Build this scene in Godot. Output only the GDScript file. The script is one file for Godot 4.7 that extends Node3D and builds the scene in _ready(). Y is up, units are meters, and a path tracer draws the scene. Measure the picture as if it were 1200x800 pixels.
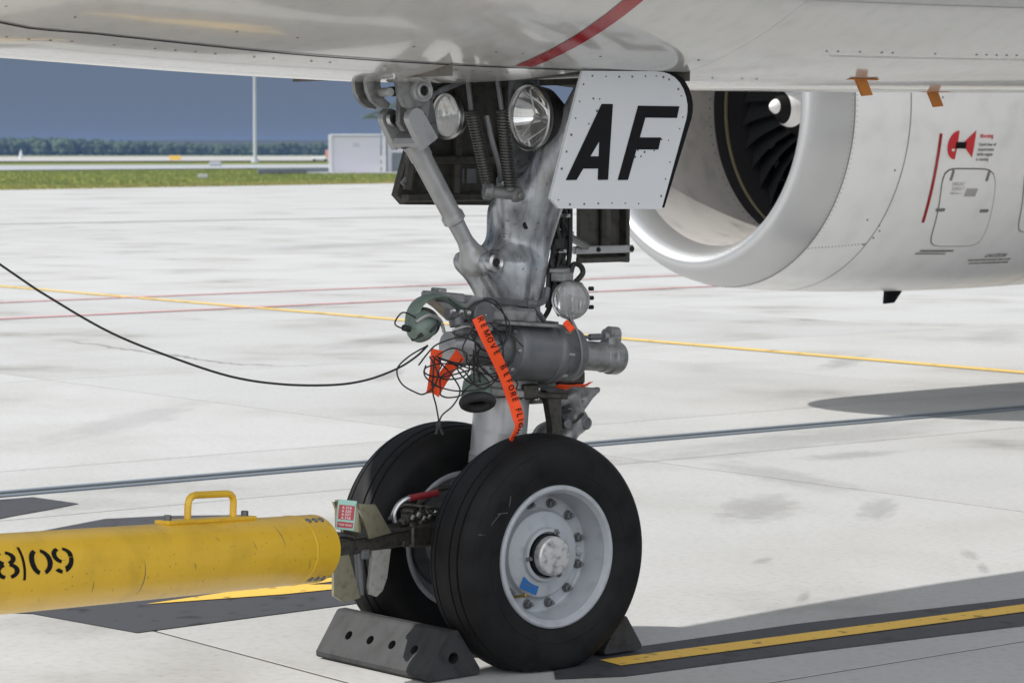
extends Node3D
# World axes: x runs aft along the airliner, y up, z to its port side. The nose wheels' axle stands over the origin.

# ------------------------------------------------------------------ geometry helpers
class Soup:
	var p := PackedVector3Array()
	func n() -> int:
		return p.size()
	func tri(a: Vector3, b: Vector3, c: Vector3) -> void:
		p.append(a); p.append(b); p.append(c)
	func quad(a: Vector3, b: Vector3, c: Vector3, d: Vector3) -> void:
		tri(a, b, c); tri(a, c, d)
	func orient(k: int) -> void:
		# the triangles from k on form one closed or nearly closed body: turn them so that they face outwards
		var m := Vector3.ZERO
		var cnt := p.size() - k
		if cnt <= 0:
			return
		for i in range(k, p.size()):
			m += p[i]
		m /= cnt
		var vol := 0.0
		for i in range(k, p.size(), 3):
			vol += (p[i] - m).dot((p[i + 1] - m).cross(p[i + 2] - m))
		if vol < 0.0:
			for i in range(k, p.size(), 3):
				var t := p[i + 1]
				p[i + 1] = p[i + 2]
				p[i + 2] = t
	func box(x: Transform3D, s: Vector3, ch := 0.003) -> void:
		var k := p.size()
		var h := s / 2.0
		ch = minf(ch, minf(h.x, minf(h.y, h.z)) * 0.9)
		var c := {}
		for sx in [-1, 1]:
			for sy in [-1, 1]:
				for sz in [-1, 1]:
					var f := Vector3(sx, sy, sz)
					c[Vector3i(sx, sy, sz)] = [
						x * (Vector3(h.x, h.y - ch, h.z - ch) * f), x * (Vector3(h.x - ch, h.y, h.z - ch) * f), x * (Vector3(h.x - ch, h.y - ch, h.z) * f)]
					var q: Array = c[Vector3i(sx, sy, sz)]
					if sx * sy * sz > 0:
						tri(q[0], q[1], q[2])
					else:
						tri(q[0], q[2], q[1])
		for s1 in [-1, 1]:
			var X := [Vector3i(s1, -1, -1), Vector3i(s1, 1, -1), Vector3i(s1, 1, 1), Vector3i(s1, -1, 1)]
			var Y := [Vector3i(-1, s1, -1), Vector3i(-1, s1, 1), Vector3i(1, s1, 1), Vector3i(1, s1, -1)]
			var Z := [Vector3i(-1, -1, s1), Vector3i(1, -1, s1), Vector3i(1, 1, s1), Vector3i(-1, 1, s1)]
			for f in [[X, 0], [Y, 1], [Z, 2]]:
				var v := []
				for e in f[0]:
					v.append(c[e][f[1]])
				if s1 > 0:
					quad(v[0], v[1], v[2], v[3])
				else:
					quad(v[3], v[2], v[1], v[0])
			for s2 in [-1, 1]:
				edge(c[Vector3i(s1, s2, -1)], c[Vector3i(s1, s2, 1)], 0, 1, s1 * s2 > 0)
				edge(c[Vector3i(s1, -1, s2)], c[Vector3i(s1, 1, s2)], 0, 2, s1 * s2 < 0)
				edge(c[Vector3i(-1, s1, s2)], c[Vector3i(1, s1, s2)], 1, 2, s1 * s2 > 0)
		if vol_of(k) < 0.0:
			orient(k)
	func vol_of(k: int) -> float:
		var vol := 0.0
		var m := p[k]
		for i in range(k, p.size(), 3):
			vol += (p[i] - m).dot((p[i + 1] - m).cross(p[i + 2] - m))
		return vol
	func edge(a: Array, b: Array, i: int, j: int, flip: bool) -> void:
		if flip:
			quad(a[i], a[j], b[j], b[i])
		else:
			quad(a[i], b[i], b[j], a[j])
	func lathe(x: Transform3D, prof: Array, seg := 24) -> void:
		# prof: Vector2(radius, height along the y axis of x)
		var k := p.size()
		for s in seg:
			var a0 := TAU * s / seg
			var a1 := TAU * (s + 1) / seg
			var c0 := Vector3(cos(a0), 0, sin(a0))
			var c1 := Vector3(cos(a1), 0, sin(a1))
			for i in prof.size() - 1:
				var u: Vector2 = prof[i]
				var w: Vector2 = prof[i + 1]
				var A := x * (c0 * u.x + Vector3(0, u.y, 0))
				var B := x * (c1 * u.x + Vector3(0, u.y, 0))
				var C := x * (c1 * w.x + Vector3(0, w.y, 0))
				var D := x * (c0 * w.x + Vector3(0, w.y, 0))
				if u.x > 1e-6:
					tri(A, B, C)
				if w.x > 1e-6:
					tri(A, C, D)
		orient(k)
	func cyl(a: Vector3, b: Vector3, r0: float, r1 := -1.0, seg := 16, ch := 0.002) -> void:
		if r1 < 0.0:
			r1 = r0
		var h := (b - a).length()
		ch = minf(ch, minf(h * 0.3, minf(r0, r1) * 0.5 + 1e-5))
		lathe(Soup.along(a, b), [Vector2(0, 0), Vector2(r0 - ch, 0), Vector2(r0, ch), Vector2(r1, h - ch), Vector2(r1 - ch, h), Vector2(0, h)], seg)
	static func along(a: Vector3, b: Vector3) -> Transform3D:
		var y := (b - a).normalized()
		var r := Vector3.UP if absf(y.y) < 0.9 else Vector3.RIGHT
		var xx := r.cross(y).normalized()
		return Transform3D(Basis(xx, y, xx.cross(y)), a)
	func ring(x: Transform3D, R: float, r: float, seg := 24, sec := 8) -> void:
		var prof := []
		for i in sec + 1:
			var a := TAU * i / sec
			prof.append(Vector2(R + r * cos(a), r * sin(a)))
		lathe(x, prof, seg)
	func ball(c: Vector3, r: float, seg := 16, sq := Vector3.ONE) -> void:
		var prof := []
		for i in 9:
			var a := -PI / 2 + PI * i / 8
			prof.append(Vector2(maxf(cos(a), 0.0) * r, sin(a) * r))
		lathe(Transform3D(Basis.from_scale(sq), c), prof, seg)
	func tube(pts: Array, r: float, seg := 7, r1 := -1.0) -> void:
		var k := p.size()
		if r1 < 0.0:
			r1 = r
		var d := (pts[1] - pts[0] as Vector3).normalized()
		var u := d.cross(Vector3.UP if absf(d.y) < 0.9 else Vector3.RIGHT).normalized()
		var last := []
		for i in pts.size():
			var f: Vector3 = pts[mini(i + 1, pts.size() - 1)] - pts[maxi(i - 1, 0)]
			f = f.normalized()
			u = (u - f * u.dot(f)).normalized()
			var w := f.cross(u)
			var rr := lerpf(r, r1, float(i) / (pts.size() - 1))
			var cur := []
			for s in seg:
				var a := TAU * s / seg
				cur.append(pts[i] + (u * cos(a) + w * sin(a)) * rr)
			if i == 0:
				for s in range(1, seg - 1):
					tri(cur[0], cur[s + 1], cur[s])
			else:
				for s in seg:
					quad(last[s], last[(s + 1) % seg], cur[(s + 1) % seg], cur[s])
			last = cur
		for s in range(1, seg - 1):
			tri(last[0], last[s], last[s + 1])
		orient(k)
	func wire(pts: Array, r: float, seg := 6, sub := 6) -> void:
		tube(Soup.smooth(pts, sub), r, seg)
	static func smooth(pts: Array, sub := 6) -> Array:
		var out := []
		var m := pts.size()
		for i in m - 1:
			var a: Vector3 = pts[maxi(i - 1, 0)]
			var b: Vector3 = pts[i]
			var c: Vector3 = pts[i + 1]
			var d: Vector3 = pts[mini(i + 2, m - 1)]
			for s in sub:
				out.append(b.cubic_interpolate(c, a, d, float(s) / sub))
		out.append(pts[m - 1])
		return out
	func prism(x: Transform3D, poly: PackedVector2Array, depth: float) -> void:
		# poly in the x-y plane of x, from z = 0 to z = depth
		var k := p.size()
		var t := Geometry2D.triangulate_polygon(poly)
		for i in range(0, t.size(), 3):
			var a := poly[t[i]]
			var b := poly[t[i + 1]]
			var c := poly[t[i + 2]]
			var ccw := (b - a).cross(c - a) > 0.0
			var A := [a, b, c] if ccw else [a, c, b]
			tri(x * Vector3(A[0].x, A[0].y, depth), x * Vector3(A[1].x, A[1].y, depth), x * Vector3(A[2].x, A[2].y, depth))
			tri(x * Vector3(A[0].x, A[0].y, 0), x * Vector3(A[2].x, A[2].y, 0), x * Vector3(A[1].x, A[1].y, 0))
		var area := 0.0
		for i in poly.size():
			area += poly[i].cross(poly[(i + 1) % poly.size()])
		for i in poly.size():
			var a := poly[i]
			var b := poly[(i + 1) % poly.size()]
			if area < 0.0:
				var s := a
				a = b
				b = s
			quad(x * Vector3(a.x, a.y, 0), x * Vector3(b.x, b.y, 0), x * Vector3(b.x, b.y, depth), x * Vector3(a.x, a.y, depth))
		if vol_of(k) < 0.0:
			orient(k)
	func grid(f: Callable, nu: int, nv: int) -> void:
		for i in nu:
			for j in nv:
				quad(f.call(float(i) / nu, float(j) / nv), f.call(float(i + 1) / nu, float(j) / nv), f.call(float(i + 1) / nu, float(j + 1) / nv), f.call(float(i) / nu, float(j + 1) / nv))
	func loft(rings: Array, caps := true) -> void:
		var k := p.size()
		for i in rings.size() - 1:
			var m: int = rings[i].size()
			for j in m:
				quad(rings[i][j], rings[i][(j + 1) % m], rings[i + 1][(j + 1) % m], rings[i + 1][j])
		if caps:
			for j in range(1, rings[0].size() - 1):
				tri(rings[0][0], rings[0][j + 1], rings[0][j])
			var L: Array = rings[-1]
			for j in range(1, L.size() - 1):
				tri(L[0], L[j], L[j + 1])
		orient(k)
	func cast(bones: Array, blend: float, cell: float) -> void:
		# one continuous surface round tapered bones [from, to, radius, radius]
		var lo := Vector3.INF
		var hi := -Vector3.INF
		for b in bones:
			var r: float = maxf(b[2], b[3]) + blend
			for e in [b[0], b[1]]:
				lo = lo.min(e - Vector3.ONE * r)
				hi = hi.max(e + Vector3.ONE * r)
		var d := Vector3i(((hi - lo) / cell).ceil()) + Vector3i.ONE * 3
		lo -= Vector3.ONE * cell
		var f := PackedFloat32Array()
		f.resize(d.x * d.y * d.z)
		f.fill(1.0)
		for b in bones:
			var A: Vector3 = b[0]
			var B: Vector3 = b[1]
			var ab := B - A
			var l2 := maxf(ab.length_squared(), 1e-9)
			var r: float = maxf(b[2], b[3]) + blend * 1.5
			var i0 := Vector3i(((A.min(B) - Vector3.ONE * r - lo) / cell).floor()).max(Vector3i.ZERO)
			var i1 := Vector3i(((A.max(B) + Vector3.ONE * r - lo) / cell).ceil()).min(d - Vector3i.ONE)
			for ix in range(i0.x, i1.x + 1):
				for iy in range(i0.y, i1.y + 1):
					for iz in range(i0.z, i1.z + 1):
						var q := lo + Vector3(ix, iy, iz) * cell - A
						var t := clampf(q.dot(ab) / l2, 0.0, 1.0)
						var v := (q - ab * t).length() - lerpf(b[2], b[3], t)
						var at := (ix * d.y + iy) * d.z + iz
						var w := f[at]
						var h := maxf(blend - absf(v - w), 0.0) / blend
						f[at] = minf(v, w) - h * h * blend * 0.25
		var id := {}
		var vs := PackedVector3Array()
		var st := [d.y * d.z, d.z, 1]
		for ix in d.x - 1:
			for iy in d.y - 1:
				for iz in d.z - 1:
					var at: int = (ix * d.y + iy) * d.z + iz
					var neg := 0
					for c in 8:
						if f[at + (c & 1) * st[0] + ((c >> 1) & 1) * st[1] + (c >> 2)] < 0.0:
							neg += 1
					if neg == 0 or neg == 8:
						continue
					var m := Vector3.ZERO
					var cnt := 0
					for ax in 3:
						for o in 4:
							var o1: int = o & 1
							var o2: int = o >> 1
							var base := Vector3.ZERO
							base[(ax + 1) % 3] = o1
							base[(ax + 2) % 3] = o2
							var g0: int = at + int(base.x) * st[0] + int(base.y) * st[1] + int(base.z)
							var a := f[g0]
							var bb := f[g0 + st[ax]]
							if (a < 0.0) != (bb < 0.0):
								base[ax] = a / (a - bb)
								m += base
								cnt += 1
					id[at] = vs.size()
					vs.append(lo + (Vector3(ix, iy, iz) + m / cnt) * cell)
		for ix in range(1, d.x - 1):
			for iy in range(1, d.y - 1):
				for iz in range(1, d.z - 1):
					var at: int = (ix * d.y + iy) * d.z + iz
					for ax in 3:
						var a := f[at] < 0.0
						if a == (f[at + st[ax]] < 0.0):
							continue
						var s1: int = st[(ax + 1) % 3]
						var s2: int = st[(ax + 2) % 3]
						var q := [vs[id[at - s1 - s2]], vs[id[at - s2]], vs[id[at]], vs[id[at - s1]]]
						if a:
							quad(q[0], q[1], q[2], q[3])
						else:
							quad(q[3], q[2], q[1], q[0])
	func mesh(deg := 38.0) -> ArrayMesh:
		# welds, smooths over edges blunter than deg, and gives back an ArrayMesh (front faces clockwise)
		var nt := p.size() / 3
		var lim := cos(deg_to_rad(deg))
		var ids := PackedInt32Array()
		ids.resize(p.size())
		var dict := {}
		var head := PackedInt32Array()
		var nxt := PackedInt32Array()
		nxt.resize(p.size())
		var fa := PackedVector3Array()
		var fu := PackedVector3Array()
		fa.resize(nt)
		fu.resize(nt)
		for t in nt:
			var c := (p[3 * t + 1] - p[3 * t]).cross(p[3 * t + 2] - p[3 * t])
			fa[t] = c
			fu[t] = c.normalized()
			for k in 3:
				var key := Vector3i((p[3 * t + k] * 20000.0).round())
				var v: int = dict.get(key, -1)
				if v < 0:
					v = head.size()
					dict[key] = v
					head.append(-1)
				ids[3 * t + k] = v
				nxt[3 * t + k] = head[v]
				head[v] = 3 * t + k
		var P := PackedVector3Array()
		var N := PackedVector3Array()
		for t in nt:
			if fa[t].length_squared() < 1e-24:
				continue
			for k in [0, 2, 1]:
				var s := Vector3.ZERO
				var c := head[ids[3 * t + k]]
				while c >= 0:
					var g := c / 3
					if fu[g].dot(fu[t]) > lim:
						s += fa[g]
					c = nxt[c]
				P.append(p[3 * t + k])
				N.append(s.normalized() if s.length_squared() > 1e-24 else fu[t])
		var arr := []
		arr.resize(Mesh.ARRAY_MAX)
		arr[Mesh.ARRAY_VERTEX] = P
		arr[Mesh.ARRAY_NORMAL] = N
		var am := ArrayMesh.new()
		am.add_surface_from_arrays(Mesh.PRIMITIVE_TRIANGLES, arr)
		return am

func V(x: float, y: float, z: float) -> Vector3:
	return Vector3(x, y, z)

func at(p: Vector3, rx := 0.0, ry := 0.0, rz := 0.0) -> Transform3D:
	return Transform3D(Basis.from_euler(Vector3(deg_to_rad(rx), deg_to_rad(ry), deg_to_rad(rz))), p)

func poly(a: Array) -> PackedVector2Array:
	var o := PackedVector2Array()
	for i in range(0, a.size(), 2):
		o.append(Vector2(a[i], a[i + 1]))
	return o

# ------------------------------------------------------------------ scene-tree helpers
var used := {}
func numbered(called: String, parent: Node) -> String:
	var key := str(parent.get_instance_id()) + "/" + called
	var k: int = used.get(key, 0)
	used[key] = k + 1
	return called if k == 0 else "%s_%03d" % [called, k]

func put(called: String, mesh: Mesh, m: Material, parent: Node = self, x := Transform3D.IDENTITY) -> MeshInstance3D:
	var o := MeshInstance3D.new()
	o.name = numbered(called, parent)
	o.mesh = mesh
	if m:
		o.material_override = m
	o.transform = x
	parent.add_child(o, true)
	return o

func part(called: String, s: Soup, m: Material, parent: Node = self, deg := 38.0) -> MeshInstance3D:
	return put(called, s.mesh(deg), m, parent)

func node(called: String, parent: Node, pos := Vector3.ZERO) -> Node3D:
	var o := Node3D.new()
	o.name = numbered(called, parent)
	o.position = pos
	parent.add_child(o, true)
	return o

func tag(o: Node, label: String, category := "", group := "", kind := "") -> Node:
	o.set_meta("label", label)
	if category:
		o.set_meta("category", category)
	if group:
		o.set_meta("group", group)
	if kind:
		o.set_meta("kind", kind)
	return o

# ------------------------------------------------------------------ materials
func noise_tex(sd: int, freq: float, oct: int, stops: Array, cols: Array, size := 512, kind := FastNoiseLite.TYPE_SIMPLEX_SMOOTH, normal := false, bump := 4.0, cell := -1) -> NoiseTexture2D:
	var f := FastNoiseLite.new()
	f.seed = sd
	f.noise_type = kind
	f.frequency = freq
	f.fractal_octaves = oct
	if cell >= 0:
		f.cellular_return_type = cell
	var t := NoiseTexture2D.new()
	t.width = size
	t.height = size
	t.seamless = true
	t.noise = f
	if normal:
		t.as_normal_map = true
		t.bump_strength = bump
	else:
		var g := Gradient.new()
		g.offsets = PackedFloat32Array(stops)
		g.colors = PackedColorArray(cols)
		t.color_ramp = g
	return t

func gray(v: float) -> Color:
	return Color(v, v, v)

func mat(c: Color, rough := 0.5, metal := 0.0, tex: Texture2D = null, scale := 1.0, spec := 0.5) -> StandardMaterial3D:
	# c is the linear base colour of the surface
	var m := StandardMaterial3D.new()
	m.albedo_color = c.linear_to_srgb()
	m.roughness = rough
	m.metallic = metal
	m.metallic_specular = spec
	if tex:
		m.albedo_texture = tex
		m.uv1_triplanar = true
		m.uv1_world_triplanar = true
		m.uv1_scale = Vector3.ONE * scale
	return m

func bump(m: StandardMaterial3D, t: Texture2D, s: float) -> StandardMaterial3D:
	m.normal_enabled = true
	m.normal_texture = t
	m.normal_scale = s
	if not m.albedo_texture:
		m.uv1_triplanar = true
		m.uv1_world_triplanar = true
	return m

func detail(m: StandardMaterial3D, t: Texture2D, scale: float) -> StandardMaterial3D:
	m.detail_enabled = true
	m.detail_albedo = t
	m.detail_blend_mode = BaseMaterial3D.BLEND_MODE_MUL
	m.detail_uv_layer = BaseMaterial3D.DETAIL_UV_2
	m.uv2_triplanar = true
	m.uv2_world_triplanar = true
	m.uv2_scale = Vector3.ONE * scale
	return m

var M := {}
func make_materials() -> void:
	var grime := noise_tex(3, 0.008, 6, [0.0, 0.2, 0.45, 1.0], [gray(0.78), gray(0.9), gray(0.985), gray(1.0)])
	var heavy := noise_tex(7, 0.011, 6, [0.0, 0.2, 0.5, 1.0], [gray(0.5), gray(0.76), gray(0.95), gray(1.0)])
	var chips := noise_tex(11, 0.045, 3, [0.0, 0.1, 0.12, 1.0], [Color(0.2, 0.19, 0.18), Color(0.3, 0.29, 0.28), gray(1.0), gray(1.0)])
	var chips_many := noise_tex(13, 0.03, 4, [0.0, 0.12, 0.165, 0.4, 1.0], [Color(0.3, 0.29, 0.28), Color(0.5, 0.49, 0.48), gray(0.95), gray(1.0), gray(1.0)])
	var streaks := noise_tex(17, 0.012, 6, [0.0, 0.22, 0.42, 0.6, 1.0], [gray(0.38), gray(0.64), gray(0.88), gray(0.985), gray(1.0)])
	var fine := noise_tex(19, 0.06, 5, [0.0, 0.5, 1.0], [gray(0.93), gray(0.985), gray(1.0)])
	var bumpy := noise_tex(23, 0.05, 4, [], [], 512, FastNoiseLite.TYPE_SIMPLEX_SMOOTH, true, 3.0)
	var conc := noise_tex(31, 0.006, 6, [0.0, 0.14, 0.3, 0.6, 1.0], [Color(0.74, 0.73, 0.715), Color(0.89, 0.885, 0.875), Color(0.955, 0.953, 0.945), gray(0.985), gray(1.0)], 1024)
	var conc_fine := noise_tex(37, 0.03, 6, [0.0, 0.2, 0.5, 1.0], [gray(0.86), gray(0.955), gray(0.985), gray(1.0)], 1024)
	var grass_t := noise_tex(41, 0.01, 6, [0.0, 0.4, 0.6, 1.0], [Color(0.55, 0.6, 0.4), Color(0.85, 0.9, 0.6), Color(1.0, 0.97, 0.72), Color(1.0, 0.9, 0.6)])
	var wear := noise_tex(43, 0.02, 6, [0.0, 0.18, 0.27, 1.0], [gray(0.55), gray(0.8), gray(1.0), gray(1.0)])
	for i in 4:
		var k: float = [1.0, 0.96, 1.03, 0.985][i]
		var m := mat(Color(0.475, 0.475, 0.47) * k, 0.85, 0.0, conc, 0.085)
		m.uv1_offset = Vector3(0.13, 0.3, 0.21) * i
		detail(m, conc_fine, 0.7)
		bump(m, bumpy, 0.07)
		M["slab%d" % i] = m
	M.concrete_far = detail(mat(Color(0.475, 0.475, 0.47), 0.85, 0.0, conc, 0.03), conc_fine, 0.2)
	M.joint = mat(Color(0.075, 0.07, 0.065), 0.9)
	M.steel_drain = mat(Color(0.22, 0.26, 0.3), 0.5, 0.3, fine, 1.0)
	M.grass = detail(mat(Color(0.2, 0.235, 0.075), 0.95, 0.0, grass_t, 0.06), grass_t, 0.011)
	M.grass_dry = mat(Color(0.26, 0.23, 0.1), 0.95, 0.0, grass_t, 0.1)
	M.taxiway = mat(Color(0.42, 0.41, 0.39), 0.9, 0.0, conc, 0.02)
	M.road = mat(Color(0.36, 0.38, 0.4), 0.9, 0.0, conc, 0.02)
	M.paint_black = detail(mat(Color(0.055, 0.056, 0.062), 0.65, 0.0, wear, 0.6), fine, 2.0)
	M.paint_yellow = detail(mat(Color(0.8, 0.5, 0.08), 0.65, 0.0, wear, 0.9), fine, 2.0)
	M.paint_yellow_far = detail(mat(Color(0.72, 0.5, 0.14), 0.7, 0.0, wear, 0.3), fine, 1.0)
	M.paint_red = mat(Color(0.62, 0.3, 0.3), 0.75, 0.0, wear, 0.3)
	# airliner
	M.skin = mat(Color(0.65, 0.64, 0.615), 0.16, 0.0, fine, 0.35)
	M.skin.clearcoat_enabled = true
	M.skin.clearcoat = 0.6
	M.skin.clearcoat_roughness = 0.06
	M.red_paint = mat(Color(0.36, 0.012, 0.016), 0.16)
	M.gap = mat(Color(0.012, 0.012, 0.013), 0.8)
	M.rivet = mat(Color(0.2, 0.19, 0.18), 0.6)
	M.well = mat(Color(0.16, 0.15, 0.13), 0.7, 0.0, heavy, 2.0)
	M.amber = mat(Color(0.5, 0.17, 0.015), 0.3)
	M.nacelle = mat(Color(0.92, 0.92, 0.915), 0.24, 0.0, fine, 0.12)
	M.lip = mat(Color(0.56, 0.565, 0.57), 0.36, 0.8)
	M.barrel = mat(Color(0.46, 0.44, 0.42), 0.5, 0.1, grime, 1.0)
	M.fan = mat(Color(0.07, 0.072, 0.075), 0.34, 0.5)
	M.fan_ring = mat(Color(0.03, 0.03, 0.033), 0.5)
	M.rub = mat(Color(0.22, 0.2, 0.12), 0.6)
	M.white = mat(Color(0.8, 0.8, 0.8), 0.3)
	M.plate = mat(Color(0.6, 0.615, 0.63), 0.4)
	M.black = mat(Color(0.009, 0.009, 0.01), 0.6, 0.0, null, 1.0, 0.25)
	M.gear = detail(mat(Color(0.47, 0.49, 0.515), 0.26, 0.35, streaks, 1.7), chips_many, 2.2)
	M.gear.uv1_scale = Vector3(3.2, 0.7, 3.2)
	M.gear_clean = mat(Color(0.4, 0.405, 0.41), 0.3, 0.3, grime, 2.5)
	M.gear_dirt_shade = detail(mat(Color(0.3, 0.3, 0.297), 0.36, 0.3, heavy, 3.0), fine, 6.0)  # dirty gear paint; on the brace hinge its dark tone also paints shade
	M.gear_dark = mat(Color(0.15, 0.155, 0.162), 0.4, 0.35, grime, 3.0)
	M.steel = mat(Color(0.5, 0.5, 0.5), 0.3, 0.9, fine, 5.0)
	M.spring = mat(Color(0.1, 0.098, 0.09), 0.4, 0.5)
	M.chrome = mat(Color(0.72, 0.72, 0.72), 0.12, 1.0)
	M.mirror = mat(Color(0.85, 0.85, 0.84), 0.04, 1.0)
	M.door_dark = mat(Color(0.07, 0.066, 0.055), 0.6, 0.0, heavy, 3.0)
	M.tyre = bump(mat(Color(0.0115, 0.0115, 0.012), 0.62, 0.0, heavy, 1.6, 0.32), bumpy, 0.1)
	M.chalk = mat(Color(0.13, 0.12, 0.115), 0.9)
	M.rim = mat(Color(0.38, 0.40, 0.425), 0.4, 0.0, grime, 3.0)
	M.hub = mat(Color(0.62, 0.61, 0.6), 0.4, 0.5, heavy, 5.0)
	M.sticker = mat(Color(0.01, 0.12, 0.36), 0.4)
	M.brass = mat(Color(0.42, 0.3, 0.1), 0.35, 0.8)
	M.rubber = mat(Color(0.02, 0.02, 0.021), 0.7)
	M.hose = mat(Color(0.016, 0.016, 0.016), 0.5)
	M.streamer = mat(Color(0.95, 0.085, 0.012), 0.7)
	M.streamer.backlight_enabled = true
	M.streamer.backlight = Color(0.35, 0.06, 0.02)
	M.green_cup = mat(Color(0.15, 0.2, 0.17), 0.35, 0.0, grime, 8.0)
	M.bar_yellow = detail(mat(Color(0.80, 0.49, 0.034), 0.3, 0.0, grime, 1.0), chips, 2.4)
	M.galv = mat(Color(0.38, 0.355, 0.25), 0.3, 0.8, grime, 6.0)
	M.zinc = mat(Color(0.55, 0.54, 0.5), 0.35, 0.6, grime, 7.0)
	M.head_dark = mat(Color(0.07, 0.065, 0.055), 0.4, 0.5, heavy, 6.0)
	M.decal_red = mat(Color(0.45, 0.05, 0.06), 0.45)
	M.decal_mint = mat(Color(0.35, 0.6, 0.52), 0.45)
	M.handle_red = mat(Color(0.2, 0.016, 0.02), 0.35)
	M.chock = bump(mat(Color(0.034, 0.035, 0.037), 0.75, 0.0, heavy, 2.5), bumpy, 0.2)
	M.glass = mat(Color(1, 1, 1), 0.02)
	M.glass.transparency = BaseMaterial3D.TRANSPARENCY_ALPHA
	M.glass.albedo_color = Color(1, 1, 1, 0.12)
	M.fluted = mat(Color(1, 1, 1), 0.12)
	M.fluted.transparency = BaseMaterial3D.TRANSPARENCY_ALPHA
	M.fluted.albedo_color = Color(1, 1, 1, 0.4)
	M.fluted_clear = M.fluted.duplicate()
	M.fluted_clear.albedo_color = Color(1, 1, 1, 0.2)
	# far things
	M.forest = mat(Color(0.045, 0.065, 0.035), 0.95)
	M.mast = mat(Color(0.4, 0.42, 0.46), 0.6)
	M.shed_white = mat(Color(0.55, 0.56, 0.6), 0.6)
	M.shed_wall = mat(Color(0.5, 0.5, 0.56), 0.7)
	M.shed_dark = mat(Color(0.12, 0.14, 0.16), 0.6)
	M.canopy = mat(Color(0.1, 0.14, 0.13), 0.6)

# ------------------------------------------------------------------ build
func _ready() -> void:
	var cam := Camera3D.new()
	cam.name = "camera"
	add_child(cam)
	cam.position = Vector3(-5.338, 1.62, 6.946)
	cam.rotation_degrees = Vector3(-3.933, -38.0, 0)
	cam.fov = 14.25
	cam.near = 0.1
	cam.far = 9000.0
	var ca := CameraAttributesPhysical.new()
	ca.frustum_focal_length = 59.5
	ca.frustum_focus_distance = 8.7
	ca.exposure_aperture = 6.5
	cam.attributes = ca
	cam.fov = 14.25
	cam.current = true
	var env := Environment.new()
	env.background_mode = Environment.BG_SKY
	var sky := Sky.new()
	var pm := PanoramaSkyMaterial.new()
	pm.panorama = ImageTexture.create_from_image(sky_image())
	sky.sky_material = pm
	env.sky = sky
	env.tonemap_mode = Environment.TONE_MAPPER_LINEAR
	env.tonemap_exposure = 1.0
	env.sdfgi_enabled = true
	env.ssao_enabled = true
	env.ssil_enabled = true
	env.fog_enabled = true
	env.fog_density = 0.00007
	env.fog_light_color = Color(0.42, 0.54, 0.74)
	var we := WorldEnvironment.new()
	we.name = "world_environment"
	we.environment = env
	add_child(we)
	var sun := DirectionalLight3D.new()
	sun.name = "sun"
	sun.light_energy = 1.6
	sun.light_color = Color(1.0, 0.985, 0.96)
	sun.light_angular_distance = 0.5
	sun.shadow_enabled = true
	add_child(sun)
	sun.look_at_from_position(Vector3(-0.93, 1.0, -0.554), Vector3.ZERO)
	make_materials()
	make_ground()
	make_background()
	make_airliner()
	make_tow_bar()
	make_chocks()
	make_small_things()

func sky_image() -> Image:
	# a dark storm bank low in the sky ahead, a bright thinly clouded sky overhead and behind
	var w := 512
	var h := 256
	var d := PackedFloat32Array()
	d.resize(w * h * 3)
	var n := FastNoiseLite.new()
	n.seed = 5
	n.frequency = 1.3
	n.fractal_octaves = 5
	for j in h:
		var el := PI / 2 - PI * (j + 0.5) / h
		for i in w:
			var az := TAU * (i + 0.5) / w
			var dir := Vector3(sin(az) * cos(el), sin(el), -cos(az) * cos(el))
			var k := n.get_noise_3d(dir.x, dir.y * 2.0, dir.z)
			var back := 0.5 - 0.5 * cos(az - deg_to_rad(38.0))
			var up := rad_to_deg(el) + 26.0 * k * smoothstep(3.0, 25.0, rad_to_deg(el))
			var clear := smoothstep(19.0, 48.0 - 10.0 * back, up)
			clear = clampf(clear + 0.75 * smoothstep(0.58, 0.95, back), 0.0, 1.0)
			var bank := Vector3(0.138, 0.178, 0.246)
			var bright := Vector3(0.4, 0.45, 0.53).lerp(Vector3(2.1, 2.15, 2.22), back * (1.0 - smoothstep(25.0, 75.0, rad_to_deg(el)))) * (1.0 + 0.3 * k)
			var c := bank.lerp(bright, clear)
			if el < 0.0:
				c = bank
			var o := (j * w + i) * 3
			d[o] = c.x
			d[o + 1] = c.y
			d[o + 2] = c.z
	return Image.create_from_data(w, h, false, Image.FORMAT_RGBF, d.to_byte_array())

# ------------------------------------------------------------------ the ground
func sheet(called: String, pts: Array, y: float, m: Material, th := 0.0) -> MeshInstance3D:
	# pts: x, z pairs
	var q := poly(pts)
	var s := Soup.new()
	if th > 0.0:
		s.prism(Transform3D(Basis(Vector3.RIGHT, Vector3(0, 0, -1), Vector3.UP), Vector3(0, y - th, 0)), flip(q), th)
	else:
		var t := Geometry2D.triangulate_polygon(q)
		for i in range(0, t.size(), 3):
			var a := q[t[i]]
			var b := q[t[i + 1]]
			var c := q[t[i + 2]]
			if (b - a).cross(c - a) > 0.0:
				var e := b
				b = c
				c = e
			s.tri(V(a.x, y, a.y), V(b.x, y, b.y), V(c.x, y, c.y))
	var o := part(called, s, m)
	o.set_meta("kind", "structure")
	return o

func flip(q: PackedVector2Array) -> PackedVector2Array:
	var o := PackedVector2Array()
	for v in q:
		o.append(Vector2(v.x, -v.y))
	return o

func strip(called: String, a: Vector2, b: Vector2, w: float, y: float, m: Material) -> MeshInstance3D:
	var n := (b - a).orthogonal().normalized() * w / 2
	return sheet(called, [a.x + n.x, a.y + n.y, b.x + n.x, b.y + n.y, b.x - n.x, b.y - n.y, a.x - n.x, a.y - n.y], y, m)

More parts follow.
